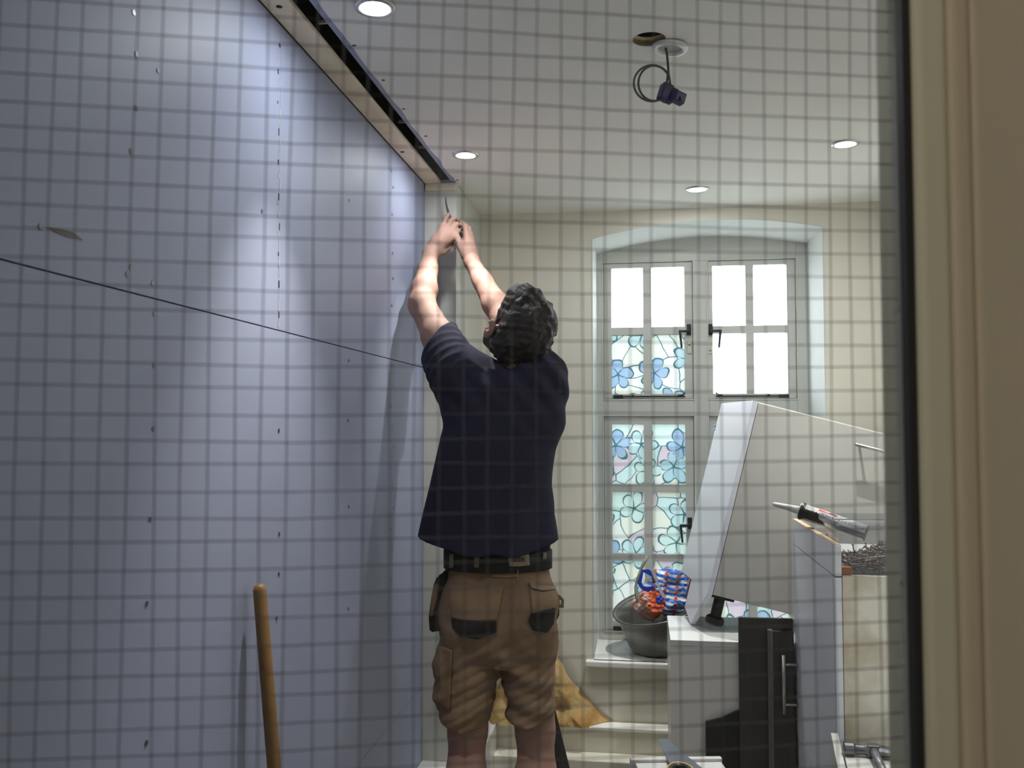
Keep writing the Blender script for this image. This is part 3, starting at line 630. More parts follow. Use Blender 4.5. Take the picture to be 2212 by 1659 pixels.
# hammer
zh = 0.63
t = thing('hammer', 'steel claw hammer lying on the white unit at the lower right edge', 'hammer', onZ(1880, 1640, zh))
A = onZ(1822, 1632, zh + 0.0) + Vector((0, 0, 0.017)); B = onZ(1938, 1640, zh) + Vector((0, 0, 0.017)); ax_ = (B - A).normalized(); L_ = (B - A).length
mb = MB(); pr = [(0, 0.012), (0.002, 0.0155), (0.022, 0.0155), (0.027, 0.012), (0.045, 0.0115), (0.055, 0.014)]
mb.tube([A + ax_ * q for q, _ in pr], [r for _, r in pr], 14)
sd = ax_.cross(Vector((0, 0, 1)))
mb.box(A + ax_ * 0.067, (0.03, 0.026, 0.028), 0.004, Matrix.Rotation(math.atan2(ax_.y, ax_.x), 3, 'Z'))
for sgn in (-1, 1):
    mb.tube([A + ax_ * 0.078 + sd * 0.006 * sgn, A + ax_ * 0.105 + sd * 0.010 * sgn + Vector((0, 0, -0.002)), A + ax_ * 0.135 + sd * 0.015 * sgn + Vector((0, 0, -0.012))], [0.012, 0.009, 0.004], 8)
mb.done('hammer_head', M_darksteel, t, smooth=False)
ha = A + ax_ * 0.067; hb_ = ha + (onZ(1893, 1659, zh) - onZ(1880, 1630, zh)).normalized() * 0.30
hb_.z = zh + 0.017
MB().tube([ha, ha.lerp(hb_, 0.1), ha.lerp(hb_, 0.5)], [0.011, 0.009, 0.010], 12).done('shaft', mat('grey_steel_shaft', (0.20, 0.20, 0.22), 0.35, 0.5), t, smooth=True)
MB().tube([ha.lerp(hb_, 0.5), ha.lerp(hb_, 0.55), ha.lerp(hb_, 0.95), hb_], [0.011, 0.015, 0.0165, 0.012], 14).done('grip', M_black, t, smooth=True)
# plastic tub of screws on the right-hand unit
ta = onZ(1822, 1243, ztc); tx0 = ta.x; ty0 = y0 + 0.012; th = onY(1860, 1127, ty0).z - ztc; tx1 = XC2 - 0.03; ty1 = ty0 + 0.21
t = thing('plastic_tub', 'clear plastic tub holding a heap of brown screws on the white unit', 'tub', ((tx0 + tx1) / 2, (ty0 + ty1) / 2, ztc))
def rrect(x0, x1, ya, yb, r, z, n=6):
    out = []
    for cx_, cy_, a0 in ((x1 - r, yb - r, 0), (x0 + r, yb - r, 90), (x0 + r, ya + r, 180), (x1 - r, ya + r, 270)):
        for k in range(n): a = R(a0 + 90 * k / (n - 1)); out.append(Vector((cx_ + r * math.cos(a), cy_ + r * math.sin(a), z)))
    return out
tp = 0.012
mb = MB(); mb.loft([rrect(tx0, tx1, ty0, ty1, 0.025, ztc + 0.001), rrect(tx0 - tp * 0.3, tx1 + tp * 0.3, ty0 - tp * 0.3, ty1 + tp * 0.3, 0.027, ztc + th * 0.65), rrect(tx0 - tp * 0.5, tx1 + tp * 0.5, ty0 - 0.004, ty1 + tp * 0.5, 0.027, ztc + th * 0.78),
    rrect(tx0 - tp, tx1 + tp, ty0 - 0.006, ty1 + tp, 0.028, ztc + th * 0.88)], True, False)
mb.done('tub_body', M_tub, t, smooth=False)
mb = MB(); mb.loft([rrect(tx0 - q, tx1 + q, ty0 - q * 0.6, ty1 + q, 0.03, ztc + th * h) for q, h in ((0.010, 0.86), (0.018, 0.88), (0.020, 0.93), (0.018, 1.0), (0.013, 1.0), (0.010, 0.9))], False, False); mb.done('rim', M_tub, t)
mb = MB()
for i in range(900):
    x = tx0 + 0.014 + rng.rand() * (tx1 - tx0 - 0.03); y = ty0 + 0.012 + rng.rand() * 0.18
    mh = th * (0.17 + 0.28 * math.exp(-((x - (tx0 + tx1) / 2 + 0.01) / 0.11) ** 2)); z = ztc + 0.006 + rng.rand() ** 0.6 * mh
    d_ = Vector((rng.randn(), rng.randn(), rng.randn() * 0.5)).normalized() * 0.019
    p = Vector((x, y, z)); a = p - d_; b = p + d_
    for q in (a, b):
        q.x = min(max(q.x, tx0 + 0.006), tx1 - 0.006); q.y = min(max(q.y, ty0 + 0.006), ty1 - 0.006); q.z = max(q.z, ztc + 0.004)
    mb.tube([a, a.lerp(b, 0.12), b], [0.0042, 0.0019, 0.0012], 4)
mb.done('screws', mat('bronzed_screws', (0.10, 0.055, 0.045), 0.45, 0.4, var=0.4, scale=60), label='heap of brown screws inside the clear plastic tub', cat='screws', kind='stuff')
bk = onZ(1793, 1243, ztc); MB().lh((xc + 0.0185, y0 + 0.0, ztc), (xc + 0.044, y0 + 0.05, ztc + 0.021), 0.001).done('wood_block', mat('brown_block_wood', (0.24, 0.11, 0.055), 0.7, var=0.15, scale=40), label='small brown wooden block at the corner of the plastic tub', cat='block')
# sealant cartridge resting on drawer front
t = thing('sealant_cartridge', 'white and black sealant cartridge with a long clear nozzle lying across the drawer front', 'sealant tube', onX(1735, 1120, xc + 0.01))
c_a = W(1733, 1104, 2.66); c_b = W(1862, 1149, 2.58); cd = (c_b - c_a).normalized()
vv = Vector((0, 0, 1)); cs_ = cd.cross(vv).normalized(); cu = cs_.cross(cd)
def ang_tube(a, b, r, n=32, a0=0, a1=360, off=0.0):
    mbx = MB(); rings = []
    for q in (a, b): rings.append([q + (cu * math.cos(R(w)) + cs_ * math.sin(R(w))) * (r + off) for w in np.linspace(a0, a1, n)])
    return mbx, rings
def shellpart(name, q0, q1, r, a0, a1, m, label=None):
    a = c_a + cd * q0; b = c_a + cd * q1; mbx = MB(); n = 18
    rings = [[q + (cu * math.cos(R(w)) + cs_ * math.sin(R(w))) * rr2 for w in np.linspace(a0, a1, n)] for q, rr2 in ((a, r - 0.001), (a, r), (b, r), (b, r - 0.001))]
    mbx.loft(rings, False, False, closed=False); return mbx.done(name, m, t, smooth=True, label=label)
M_tubew = mat('printed_white_label', (0.66, 0.66, 0.64), 0.4, var=0.02)
MB().tube([c_a, c_a + cd * 0.19], 0.0235, 32).done('body', M_black, t, smooth=False)
MB().tube([c_a - cd * 0.006, c_a - cd * 0.004, c_a + cd * 0.002], [0.0235, 0.0275, 0.0275], 28).done('collar', M_black, t)
MB().tube([c_a - cd * 0.005, c_a - cd * 0.008], 0.023, 24).done('shoulder', M_nozzle, t)
nz = W(1669, 1088, 2.70); MB().tube([c_a - cd * 0.006, c_a.lerp(nz, 0.25), c_a.lerp(nz, 0.5), c_a.lerp(nz, 0.93), nz], [0.013, 0.0115, 0.009, 0.0065, 0.004], 14).done('nozzle', M_nozzle, t, smooth=True)
# camera sees the -y side: find angle facing camera
toc = (CO - c_a).normalized(); wc = math.degrees(math.atan2(toc.dot(cs_), toc.dot(cu)))
sg_ = 1 if wc > 0 else -1
def aw(x): return wc + sg_ * x      # positive = towards the underside
shellpart('label_band', 0.008, 0.185, 0.0242, aw(-75), aw(-22), M_tubew, 'white printed label')
shellpart('label_band', 0.085, 0.185, 0.0243, aw(-22), aw(4), M_tubew)
shellpart('label_band', 0.012, 0.185, 0.0242, aw(48), aw(78), mat('cream_label', (0.55, 0.52, 0.44), 0.5), 'cream lower label strip')
shellpart('red_stripe', 0.045, 0.10, 0.0246, aw(-62), aw(-45), mat('red_print', (0.62, 0.05, 0.05), 0.4))
for k in range(16):
    q = 0.03 + k * 0.0095 + rng.rand() * 0.002
    shellpart('print_mark', q, q + 0.002 + rng.rand() * 0.003, 0.0247, aw(-30 + rng.rand() * 4), aw(-19), M_black)

# ------------------------------------------------------------------ step stool with saw at the bottom
zs = 0.455
t = thing('step_stool', 'low paint-worn white wooden step stool with a saw lying on it', 'stool', onZ(1470, 1665, zs) * 1.0)
t.location.z = 0; WM[t] = Matrix.Translation(t.location)
pa = onZ(1361, 1644, zs); pb_ = onZ(1558, 1641, zs); ex = (pb_ - pa); ex.z = 0; Ls = ex.length; ex.normalize(); ey = Vector((-ex.y, ex.x, 0))
SM = Matrix((ex, ey, Vector((0, 0, 1)))).transposed()
def sbx(a0, a1, b0, b1, z0_, z1_, bev=0.003): return MB().box(pa + ex * (a0 + a1) / 2 + ey * (b0 + b1) / 2 + Vector((0, 0, (z0_ + z1_) / 2 - zs)), (a1 - a0, b1 - b0, z1_ - z0_), bev, SM)
M_stool = mat('worn_white_wood', (0.56, 0.55, 0.55), 0.7, var=0.06, scale=12, dark=(0.36, 0.33, 0.31), dscale=14, damt=0.7)
sbx(0.0, Ls, -0.012, 0.008, zs - 0.03, zs + 0.008).done('back_rail', M_stool, t)
sbx(0.012, 0.105, -0.23, -0.014, zs - 0.02, zs).done('plank', M_stool, t); sbx(0.108, Ls - 0.004, -0.23, -0.014, zs - 0.02, zs).done('plank', M_stool, t)
for a in (0.0, Ls - 0.03):
    for b in (-0.22, -0.03): sbx(a + 0.001, a + 0.029, b, b + 0.03, 0.0, zs - 0.0205).done('leg', M_stool, t)
t = thing('hand_saw', 'dark steel handsaw with a yellow-edged handle lying across the step stool', 'saw', onZ(1470, 1650, zs + 0.01))
zq = zs + 0.012; bl = [onZ(1421, 1597, zq), onZ(1441, 1597, zq), onZ(1475, 1627, zq), onZ(1517, 1660, zq), onZ(1535, 1675, zq), onZ(1478, 1690, zq), onZ(1450, 1657, zq)]
MB().poly(bl, (0, 0, 0.0015)).done('blade', M_blade, t)
hc_ = onZ(1470, 1672, zq + 0.012)
mb = MB(); ring_ = [hc_ + Vector((0.030 * math.cos(a), 0.055 * math.sin(a), 0)) for a in np.linspace(0, 2 * math.pi, 25)]; mb.tube(ring_, 0.010, 10, caps=False); mb.done('grip', M_black, t, smooth=True)
mb = MB(); ring_ = [hc_ + Vector((0.036 * math.cos(a), 0.062 * math.sin(a), 0.006)) for a in np.linspace(0, 2 * math.pi, 25)]; mb.tube(ring_, 0.0035, 8, caps=False); mb.done('grip_edge', mat('yellow_rubber', (0.62, 0.42, 0.05), 0.5), t, smooth=True, label='yellow rubber edging')
# black folding stand
t = thing('folding_stand', 'black metal folding stand with splayed legs just beyond the right leg of the man', 'stand', tuple(W(1180, 1500, 2.98).xy) + (0,))
ap = W(1176, 1480, 2.98)
def flat(a, b, w, th_):
    a = Vector(a); b = Vector(b); dz = (b - a).normalized(); rx = Vector((math.cos(TH), math.sin(TH), 0)); rx = (rx - dz * rx.dot(dz)).normalized(); ry = dz.cross(rx)
    return MB().box((a + b) / 2, (w, th_, (b - a).length), 0.002, Matrix((rx, ry, dz)).transposed())
def tofloor(a, b): 
    d_ = (b - a); return a + d_ * (a.z / -d_.z)
for q, w in (((1219, 1655, 2.90), 0.031), ((1207, 1659, 3.05), 0.024), ((1120, 1659, 3.05), 0.024)):
    f = tofloor(ap, W(*q)); flat(ap, f, w, 0.016).done('leg', M_black, t)
MB().box(ap, (0.06, 0.06, 0.03), 0.004).done('hub', M_black, t)

# ------------------------------------------------------------------ heap of fibrous sheet on the ledge
hx0 = onZ(1056, 1560, ZL).x + 0.005; hx1 = onZ(1322, 1562, ZL).x; NX, NZ = 70, 40
bm = bmesh.new(); grid = []
from mathutils import noise
for j in range(NZ):
    row = []
    for i in range(NX):
        u = i / (NX - 1); x = hx0 + (hx1 - hx0) * u
        top = 0.42 * max(0.0, 1 - abs((u - 0.33) / (0.36 if u < 0.33 else 0.67))) ** (0.75 if u < 0.33 else 1.35) + 0.006
        v = j / (NZ - 1); z = ZL + 0.002 + top * v
        dep = (0.10 * (1 - v) ** 0.7 + 0.012) * min(1, top * 9)
        nn = noise.noise(Vector((x * 16, z * 16, 1.3))) * 0.035 + noise.noise(Vector((x * 45, z * 45, 5))) * 0.008
        y = YW - 0.003 - max(0.002, dep * 0.9 + nn * min(1, top * 6))
        row.append(bm.verts.new((x + noise.noise(Vector((x * 20, z * 20, 9))) * 0.01, y, z)))
    grid.append(row)
for j in range(NZ - 1):
    for i in range(NX - 1): bm.faces.new((grid[j][i], grid[j][i + 1], grid[j + 1][i + 1], grid[j + 1][i]))
m_ = MB(); m_.bm.free(); m_.bm = bm
# closed bottom/back
lo = [v.co.copy() for v in grid[0]]
back = [Vector((p.x, YW - 0.001, p.z)) for p in lo]
for i in range(NX - 1): bm.faces.new([bm.verts.new(q) for q in (lo[i], lo[i + 1], back[i + 1], back[i])])
m_.done('insulation_heap', M_insul, smooth=True, label='orange-tan crumpled heap of fibrous sheet on the low ledge behind the man', cat='insulation')

# ------------------------------------------------------------------ basin on the sill with bag and hose
bc = onZ(1418, 1398, ZSILL); bc.y = YW + 0.13; bc.x = onY(1420, 1380, bc.y).x
t = thing('basin', 'scuffed grey metal basin sitting skewed on the window sill', 'basin', (bc.x, bc.y, ZSILL))
def brim(r, h, sh, ry=0.86):
    return [Vector((bc.x + r * math.cos(a) , bc.y + r * ry * math.sin(a), ZSILL + h + sh * (0.20 * r * math.cos(a) + 0.22 * r * math.sin(a)))) for a in np.linspace(0, 2 * math.pi, 49)[:-1]]
prof = [(0.085, 0.000, 0), (0.105, 0.008, 0.05), (0.122, 0.035, 0.2), (0.145, 0.10, 0.55), (0.165, 0.17, 0.9), (0.172, 0.196, 1), (0.188, 0.205, 1), (0.190, 0.200, 1), (0.186, 0.192, 1), (0.170, 0.190, 1), (0.155, 0.150, 0.9), (0.135, 0.09, 0.55), (0.112, 0.035, 0.2), (0.09, 0.012, 0)]
MB().loft([brim(r, h, s_) for r, h, s_ in prof], True, True).done('bowl', M_basin, t, smooth=True)
# bag
def stripe_mat():
    m = bpy.data.materials.new('striped_bag_print'); m.use_nodes = True; nt = m.node_tree; L = nt.links.new; b = nt.nodes['Principled BSDF']; b.inputs['Roughness'].default_value = 0.3
    tc = nd(nt, 'ShaderNodeTexCoord'); mp = nd(nt, 'ShaderNodeMapping'); mp.inputs['Rotation'].default_value = (0, R(-8), 0); L(tc.outputs['Object'], mp.inputs[0])
    sp = nd(nt, 'ShaderNodeSeparateXYZ'); L(mp.outputs[0], sp.inputs[0])
    def mth(op, a, b_=None):
        n = nd(nt, 'ShaderNodeMath', operation=op)
        for i, v in enumerate((a, b_)):
            if v is None: continue
            if isinstance(v, (int, float)): n.inputs[i].default_value = v
            else: L(v, n.inputs[i])
        return n.outputs[0]
    zf = mth('FRACT', mth('MULTIPLY', sp.outputs[2], 46.0)); xf = mth('FRACT', mth('MULTIPLY', sp.outputs[0], 21.0))
    tri = mth('ABSOLUTE', mth('SUBTRACT', xf, 0.5))
    st = mth('GREATER_THAN', zf, 0.48)
    orr = mth('MULTIPLY', mth('LESS_THAN', mth('ADD', tri, mth('MULTIPLY', zf, 0.22)), 0.19), 1.0)
    def mixc(f, a, c):
        n = nd(nt, 'ShaderNodeMix', data_type='RGBA'); L(f, n.inputs['Factor'])
        for k_, v in (('A', a), ('B', c)):
            if isinstance(v, tuple): n.inputs[k_].default_value = (*v, 1)
            else: L(v, n.inputs[k_])
        return n.outputs['Result']
    c = mixc(st, (0.62, 0.66, 0.72), (0.02, 0.14, 0.60)); c = mixc(orr, c, (0.62, 0.09, 0.03)); L(c, b.inputs['Base Color']); return m
M_bag = stripe_mat()
def crumple(center, rad, m, name, seed, parent, amp=0.35, sub=4, label=None, cuts=None):
    bmx = bmesh.new(); bmesh.ops.create_icosphere(bmx, subdivisions=sub, radius=1.0)
    for v in bmx.verts:
        d_ = v.co.normalized(); n1 = noise.noise(d_ * 1.7 + Vector((seed, 0, 0))); n2 = abs(noise.noise(d_ * 4.2 + Vector((seed, 3, 0)))); n3 = abs(noise.noise(d_ * 9 + Vector((0, seed, 0))))
        k_ = 1 + amp * (n1 * 1.0 - n2 * 0.8 - n3 * 0.35)
        v.co = Vector(center) + Vector((d_.x * rad[0], d_.y * rad[1], d_.z * rad[2])) * k_
    q = MB(); q.bm.free(); q.bm = bmx; return q.done(name, m, parent, smooth=False, label=label)
t = thing('carrier_bag', 'crumpled blue, white and orange carrier bag stuffed into the grey basin', 'bag', (bc.x + 0.03, bc.y, ZSILL + 0.10))
yb_ = bc.y - 0.02
crumple(onY(1447, 1268, yb_), (0.100, 0.075, 0.085), M_bag, 'bag_body', 2.2, t, 0.30)
crumple(onY(1408, 1305, yb_ - 0.05), (0.072, 0.055, 0.062), M_bagor, 'bag_corner', 5.1, t, 0.35, label='orange printed corner of the bag')
crumple(onY(1455, 1306, yb_ - 0.06), (0.082, 0.050, 0.045), M_bag, 'bag_fold', 8.4, t, 0.45)
crumple(onY(1425, 1296, yb_ - 0.075), (0.024, 0.022, 0.020), M_bagblue, 'bag_knot', 3.3, t, 0.5, 3)
def strap(pts, w, m, name, par):
    pts = [Vector(p) for p in pts]; mbx = MB(); rings = []
    for i, p in enumerate(pts):
        tt = (pts[min(i + 1, len(pts) - 1)] - pts[max(i - 1, 0)]).normalized(); a = tt.cross(Vector((0, 1, 0))).normalized(); b = Vector((0, 1, 0))
        ww = w * (1 + 0.25 * math.sin(i * 2.3)); rings.append([p - a * ww + b * 0.001, p + a * ww + b * 0.001, p + a * ww - b * 0.002, p - a * ww - b * 0.002])
    mbx.loft(rings); return mbx.done(name, m, par)
hp = [(1412, 1243), (1400, 1235), (1388, 1233), (1383, 1246), (1381, 1258), (1387, 1269), (1396, 1274), (1410, 1270), (1424, 1264)]
strap([onY(x, y, yb_ - 0.05) for x, y in hp], 0.009, M_bagblue, 'bag_handle', t)
strap([onY(x, y, yb_ - 0.085) for x, y in [(1409, 1231), (1415, 1245), (1421, 1262), (1428, 1278), (1436, 1292)]], 0.006, mat('white_bag_edge', (0.68, 0.70, 0.74), 0.35), 'white_hem', t)
hs = [(1399, 1202), (1391, 1216), (1386, 1226), (1381, 1240), (1376, 1254), (1373, 1270), (1374, 1286), (1378, 1302)]
MB().tube([onY(x, y, yb_ - 0.10 + 0.004 * i) for i, (x, y) in enumerate(hs)], [0.0075, 0.0075, 0.006, 0.006, 0.006, 0.0065, 0.0065, 0.0065], 10).done('hose', M_hose, smooth=True, label='short cloudy greenish hose end sticking up out of the basin', cat='hose')

# ------------------------------------------------------------------ implicit-surface modelling for the man
class Field:
    def __init__(s, lo, hi, h):
        s.lo = np.array(lo, np.float64); s.h = h; s.n = np.ceil((np.array(hi) - s.lo) / h).astype(int) + 1
        s.f = np.full(s.n, 0.5, np.float32)
    def sub(s, lo, hi):
        a = np.maximum(0, np.floor((np.array(lo) - s.lo) / s.h).astype(int)); b = np.minimum(s.n, np.ceil((np.array(hi) - s.lo) / s.h).astype(int) + 1)
        if (b <= a).any(): return None
        ax = [(s.lo[i] + np.arange(a[i], b[i]) * s.h).astype(np.float32) for i in range(3)]
        X, Y, Z = np.meshgrid(*ax, indexing='ij', sparse=True)
        return (slice(a[0], b[0]), slice(a[1], b[1]), slice(a[2], b[2])), X, Y, Z
    def union(s, fn, lo, hi, k):
        m = 0.04 + k; r = s.sub(np.array(lo) - m, np.array(hi) + m)
        if r is None: return
        sl, X, Y, Z = r; d = fn(X, Y, Z); f = s.f[sl]
        if k > 0:
            hh = np.maximum(k - np.abs(f - d), 0) / k; s.f[sl] = np.minimum(f, d) - hh * hh * k * 0.25
        else: s.f[sl] = np.minimum(f, d)
    def cut(s, fn, lo, hi, k=0.0):
        """remove region where fn < 0"""
        r = s.sub(lo, hi)
        if r is None: return
        sl, X, Y, Z = r; d = -fn(X, Y, Z); f = s.f[sl]
        if k > 0:
            hh = np.maximum(k - np.abs(f - d), 0) / k; s.f[sl] = np.maximum(f, d) + hh * hh * k * 0.25
        else: s.f[sl] = np.maximum(f, d)
    def cone(s, a, b, ra, rb, k=0.02, flatten=None):
        ra *= 1.03; rb *= 1.03; a = np.array(a); b = np.array(b); ba = b - a; L2 = float(ba @ ba) + 1e-12; r = max(ra, rb)
        def fn(X, Y, Z):
            t_ = np.clip(((X - a[0]) * ba[0] + (Y - a[1]) * ba[1] + (Z - a[2]) * ba[2]) / L2, 0, 1)
            return np.sqrt((X - a[0] - t_ * ba[0]) ** 2 + (Y - a[1] - t_ * ba[1]) ** 2 + (Z - a[2] - t_ * ba[2]) ** 2) - (ra + (rb - ra) * t_)
        s.union(fn, np.minimum(a, b) - r, np.maximum(a, b) + r, k)
    def ell(s, c, rad, M=None, k=0.02):
        c = np.array(c); rad = np.array(rad) * 1.03; M = np.eye(3) if M is None else np.array(M)   # rows = local axes
        r = max(rad)
        def fn(X, Y, Z):
            dx, dy, dz = X - c[0], Y - c[1], Z - c[2]; q = [(M[i, 0] * dx + M[i, 1] * dy + M[i, 2] * dz) for i in range(3)]
            k0 = np.sqrt(sum((q[i] / rad[i]) ** 2 for i in range(3))); k1 = np.sqrt(sum((q[i] / rad[i] ** 2) ** 2 for i in range(3))) + 1e-9
            return k0 * (k0 - 1) / k1
        s.union(fn, c - r, c + r, k)
    def table(s, rows, k=0.0):
        """rows: (z, cx, cy, a, b) stacked elliptical sections, z ascending"""
        t_ = np.array(sorted(rows)); lo = (t_[:, 1] - t_[:, 3]).min(), (t_[:, 2] - t_[:, 4]).min(), t_[0, 0]; hi = (t_[:, 1] + t_[:, 3]).max(), (t_[:, 2] + t_[:, 4]).max(), t_[-1, 0]
        def fn(X, Y, Z):
            zz = Z.ravel(); g = [np.interp(zz, t_[:, 0], t_[:, i]).reshape(1, 1, -1).astype(np.float32) for i in range(1, 5)]
            d = (np.sqrt(((X - g[0]) / g[2]) ** 2 + ((Y - g[1]) / g[3]) ** 2) - 1) * np.minimum(g[2], g[3])
            return np.maximum(d, np.maximum(Z - t_[-1, 0], t_[0, 0] - Z))
        s.union(fn, lo, hi, k)
    def mesh(s):
        f = s.f; ins = f < 0; nx, ny, nz = f.shape
        cnt = np.zeros((nx - 1, ny - 1, nz - 1), np.int8)
        for i in (0, 1):
            for j in (0, 1):
                for k in (0, 1): cnt += ins[i:nx - 1 + i, j:ny - 1 + j, k:nz - 1 + k]
        act = (cnt > 0) & (cnt < 8); idx = np.argwhere(act); vid = np.full(act.shape, -1, np.int32); vid[act] = np.arange(len(idx))
        C = {}
        for i in (0, 1):
            for j in (0, 1):
                for k in (0, 1): C[i, j, k] = f[idx[:, 0] + i, idx[:, 1] + j, idx[:, 2] + k]
        acc = np.zeros((len(idx), 3)); num = np.zeros(len(idx))
        ks = list(C)
        for a in ks:
            for ax in range(3):
                if a[ax] == 0:
                    b = tuple(1 if q == ax else a[q] for q in range(3)); fa, fb = C[a], C[b]; m = (fa < 0) != (fb < 0)
                    t_ = np.where(m, fa / np.where(m, fa - fb, 1), 0)
                    for q in range(3): acc[:, q] += np.where(m, a[q] + (t_ if q == ax else 0), 0)
                    num += m
        co = (idx + acc / num[:, None]) * s.h + s.lo
        quads = []
        for ax in range(3):
            o1, o2 = [q for q in range(3) if q != ax]
            sa = [slice(None)] * 3; sb = [slice(None)] * 3; sa[ax] = slice(0, -1); sb[ax] = slice(1, None)
            A_, B_ = ins[tuple(sa)], ins[tuple(sb)]; e = np.argwhere(A_ != B_)
            e = e[(e[:, o1] > 0) & (e[:, o2] > 0) & (e[:, o1] < f.shape[o1] - 1) & (e[:, o2] < f.shape[o2] - 1)]
            sgn = A_[e[:, 0], e[:, 1], e[:, 2]]
            def g(d1, d2):
                q = e.copy(); q[:, o1] -= d1; q[:, o2] -= d2; return vid[q[:, 0], q[:, 1], q[:, 2]]
            qd = np.stack([g(1, 1), g(0, 1), g(0, 0), g(1, 0)], 1)
            flip = sgn if ax != 1 else ~sgn
            qd[~flip] = qd[~flip][:, ::-1]; quads.append(qd)
        return co, np.concatenate(quads)
    def obj(s, name, m, parent, label=None):
        co, q = s.mesh(); me = bpy.data.meshes.new(name); me.vertices.add(len(co))
        c = co.copy(); c[:, 0] = co[:, 0] * math.cos(TH) - co[:, 1] * math.sin(TH); c[:, 1] = co[:, 0] * math.sin(TH) + co[:, 1] * math.cos(TH)
        me.vertices.foreach_set('co', c.astype(np.float32).ravel()); me.loops.add(q.size); me.loops.foreach_set('vertex_index', q.astype(np.int32).ravel())
        me.polygons.add(len(q)); me.polygons.foreach_set('loop_start', np.arange(0, q.size, 4, dtype=np.int32)); me.update(calc_edges=True); me.validate()
        b3 = BVHTree.FromPolygons([tuple(p) for p in c], [tuple(p) for p in q]) if name in ('shorts', 'shirt') else None
        o = mkobj(name, me, m, parent, True); tag(o, label); return o, b3
def noisef(X, Y, Z, freq, seed):
    r = np.random.RandomState(seed); out = 0
    for i in range(5):
        v = r.randn(3); v *= freq * (0.7 + 0.6 * r.rand()) / np.linalg.norm(v); out = out + np.sin(X * v[0] + Y * v[1] + Z * v[2] + r.rand() * 6.28 + 1.3 * np.sin(X * v[1] * 0.7 + Z * v[0] * 0.6 + r.rand() * 6))
    return out / 5

DB = 2.66; MS = 1.035; DY = DB * MS; J0 = J
def J(px, py, d): return J0(px, py, d * MS)
base = toW(Vector((J(1082, 1000, DB).x, DY, 0)))
man = thing('person', 'man seen from behind in navy T-shirt and tan shorts, both arms raised', 'person', base, TH)
def jj(px, py, d): return np.array(J(px, py, d))
# --- head frame
yw, pt_, ro = R(27), R(36), R(11)
f_ = np.array([-math.sin(yw) * math.cos(pt_), math.cos(yw) * math.cos(pt_), math.sin(pt_)]); u0 = np.array([math.sin(yw) * math.sin(pt_), -math.cos(yw) * math.sin(pt_), math.cos(pt_)]); r0_ = np.cross(f_, u0)
u_ = u0 * math.cos(ro) + r0_ * math.sin(ro); r_ = r0_ * math.cos(ro) - u0 * math.sin(ro)
HM = np.stack([r_, f_, u_]); HC = jj(1125, 708, 2.635)
def hp_(x, y, z): return HC + (r_ * x + f_ * y + u_ * z) * MS
neckb = jj(1108, 812, 2.68)
F = Field((-0.54, 2.46, -0.02), (0.27, 3.28, 2.22), 0.0042)
# torso and hips (under the clothes)
shL, shR = jj(985, 802, 2.63), jj(1163, 815, 2.65)
F.table([(J(0, 1290, DB).z, J(1078, 1290, DB).x, DY, 0.150, 0.095), (J(0, 1200, DB).z, J(1076, 1200, DB).x, DY, 0.140, 0.09), (J(0, 1050, DB).z, J(1078, 1050, DB).x, DY, 0.135, 0.09), (J(0, 900, DB).z, J(1088, 900, DB).x, DY, 0.145, 0.10), (J(0, 830, DB).z, J(1085, 830, DB).x, DY, 0.13, 0.09)])
F.cone(neckb + [0, 0.01, -0.03], hp_(0, -0.035, -0.05), 0.060, 0.056, 0.03)
F.cone(neckb + [0, 0, -0.05], shL, 0.05, 0.055, 0.04); F.cone(neckb + [0, 0, -0.05], shR, 0.05, 0.055, 0.04)
# legs and boots
for hx_, kx, kpy, ax_x, sgn in ((1022, 1010, 1580, 1012, -1), (1138, 1156, 1580, 1160, 1)):
    hip = jj(hx_, 1330, DB); kn = jj(kx, kpy, DB + 0.0); 
    an = np.array([J(ax_x, 1900, DB).x, DY + 0.01, 0.11]); an[0] = kn[0] + sgn * 0.01
    F.cone(hip, kn, 0.088, 0.058, 0.02); cf = kn + (an - kn) * 0.33 + [0, -0.018, 0]
    F.cone(kn, cf, 0.054, 0.058, 0.02); F.cone(cf, an, 0.056, 0.037, 0.02)
    F.ell(kn + [0, 0.02, 0.01], (0.052, 0.05, 0.06), k=0.02)
    F.cone(an, an + [sgn * 0.01, 0.14, -0.07], 0.036, 0.028, 0.02)
    bt = Field((an[0] - 0.09, DY - 0.13, -0.005), (an[0] + 0.09, DY + 0.26, 0.20), 0.005)
    bt.cone(an + [0, 0, 0.06], an + [0, 0, -0.03], 0.052, 0.050, 0.02); bt.cone(an + [0, -0.03, -0.065], an + [sgn * 0.012, 0.15, -0.068], 0.040, 0.046, 0.04); bt.cone(an + [0, 0, -0.03], an + [0, 0.1, -0.06], 0.05, 0.044, 0.03)
    bt.cut(lambda X, Y, Z: Z - 0.002 + 0 * X + 0 * Y, (-9, -9, -1), (9, 9, 0.05)); bt.cut(lambda X, Y, Z: 0.172 - Z + 0 * X + 0 * Y, (-9, -9, 0.1), (9, 9, 1))
    bt.obj('boot', M_boot, man)
# arms
elL, wrL = jj(911, 657, 2.80), jj(930, 548, 2.985); elR, wrR = jj(1090, 693, 2.86), jj(1019, 566, 2.985)
for sh, el, wr in ((shL, elL, wrL), (shR, elR, wrR)):
    F.cone(sh, sh + (el - sh) * 0.5, 0.060, 0.051, 0.03); F.cone(sh + (el - sh) * 0.5, el, 0.050, 0.041, 0.02)
    b1_ = el + (wr - el) * 0.28
    F.cone(el, b1_, 0.041, 0.0425, 0.02); F.cone(b1_, el + (wr - el) * 0.7, 0.042, 0.031, 0.015); F.cone(el + (wr - el) * 0.65, wr, 0.032, 0.0255, 0.015)
F.ell(elL + [0, -0.012, -0.012], (0.032, 0.034, 0.034), k=0.02)
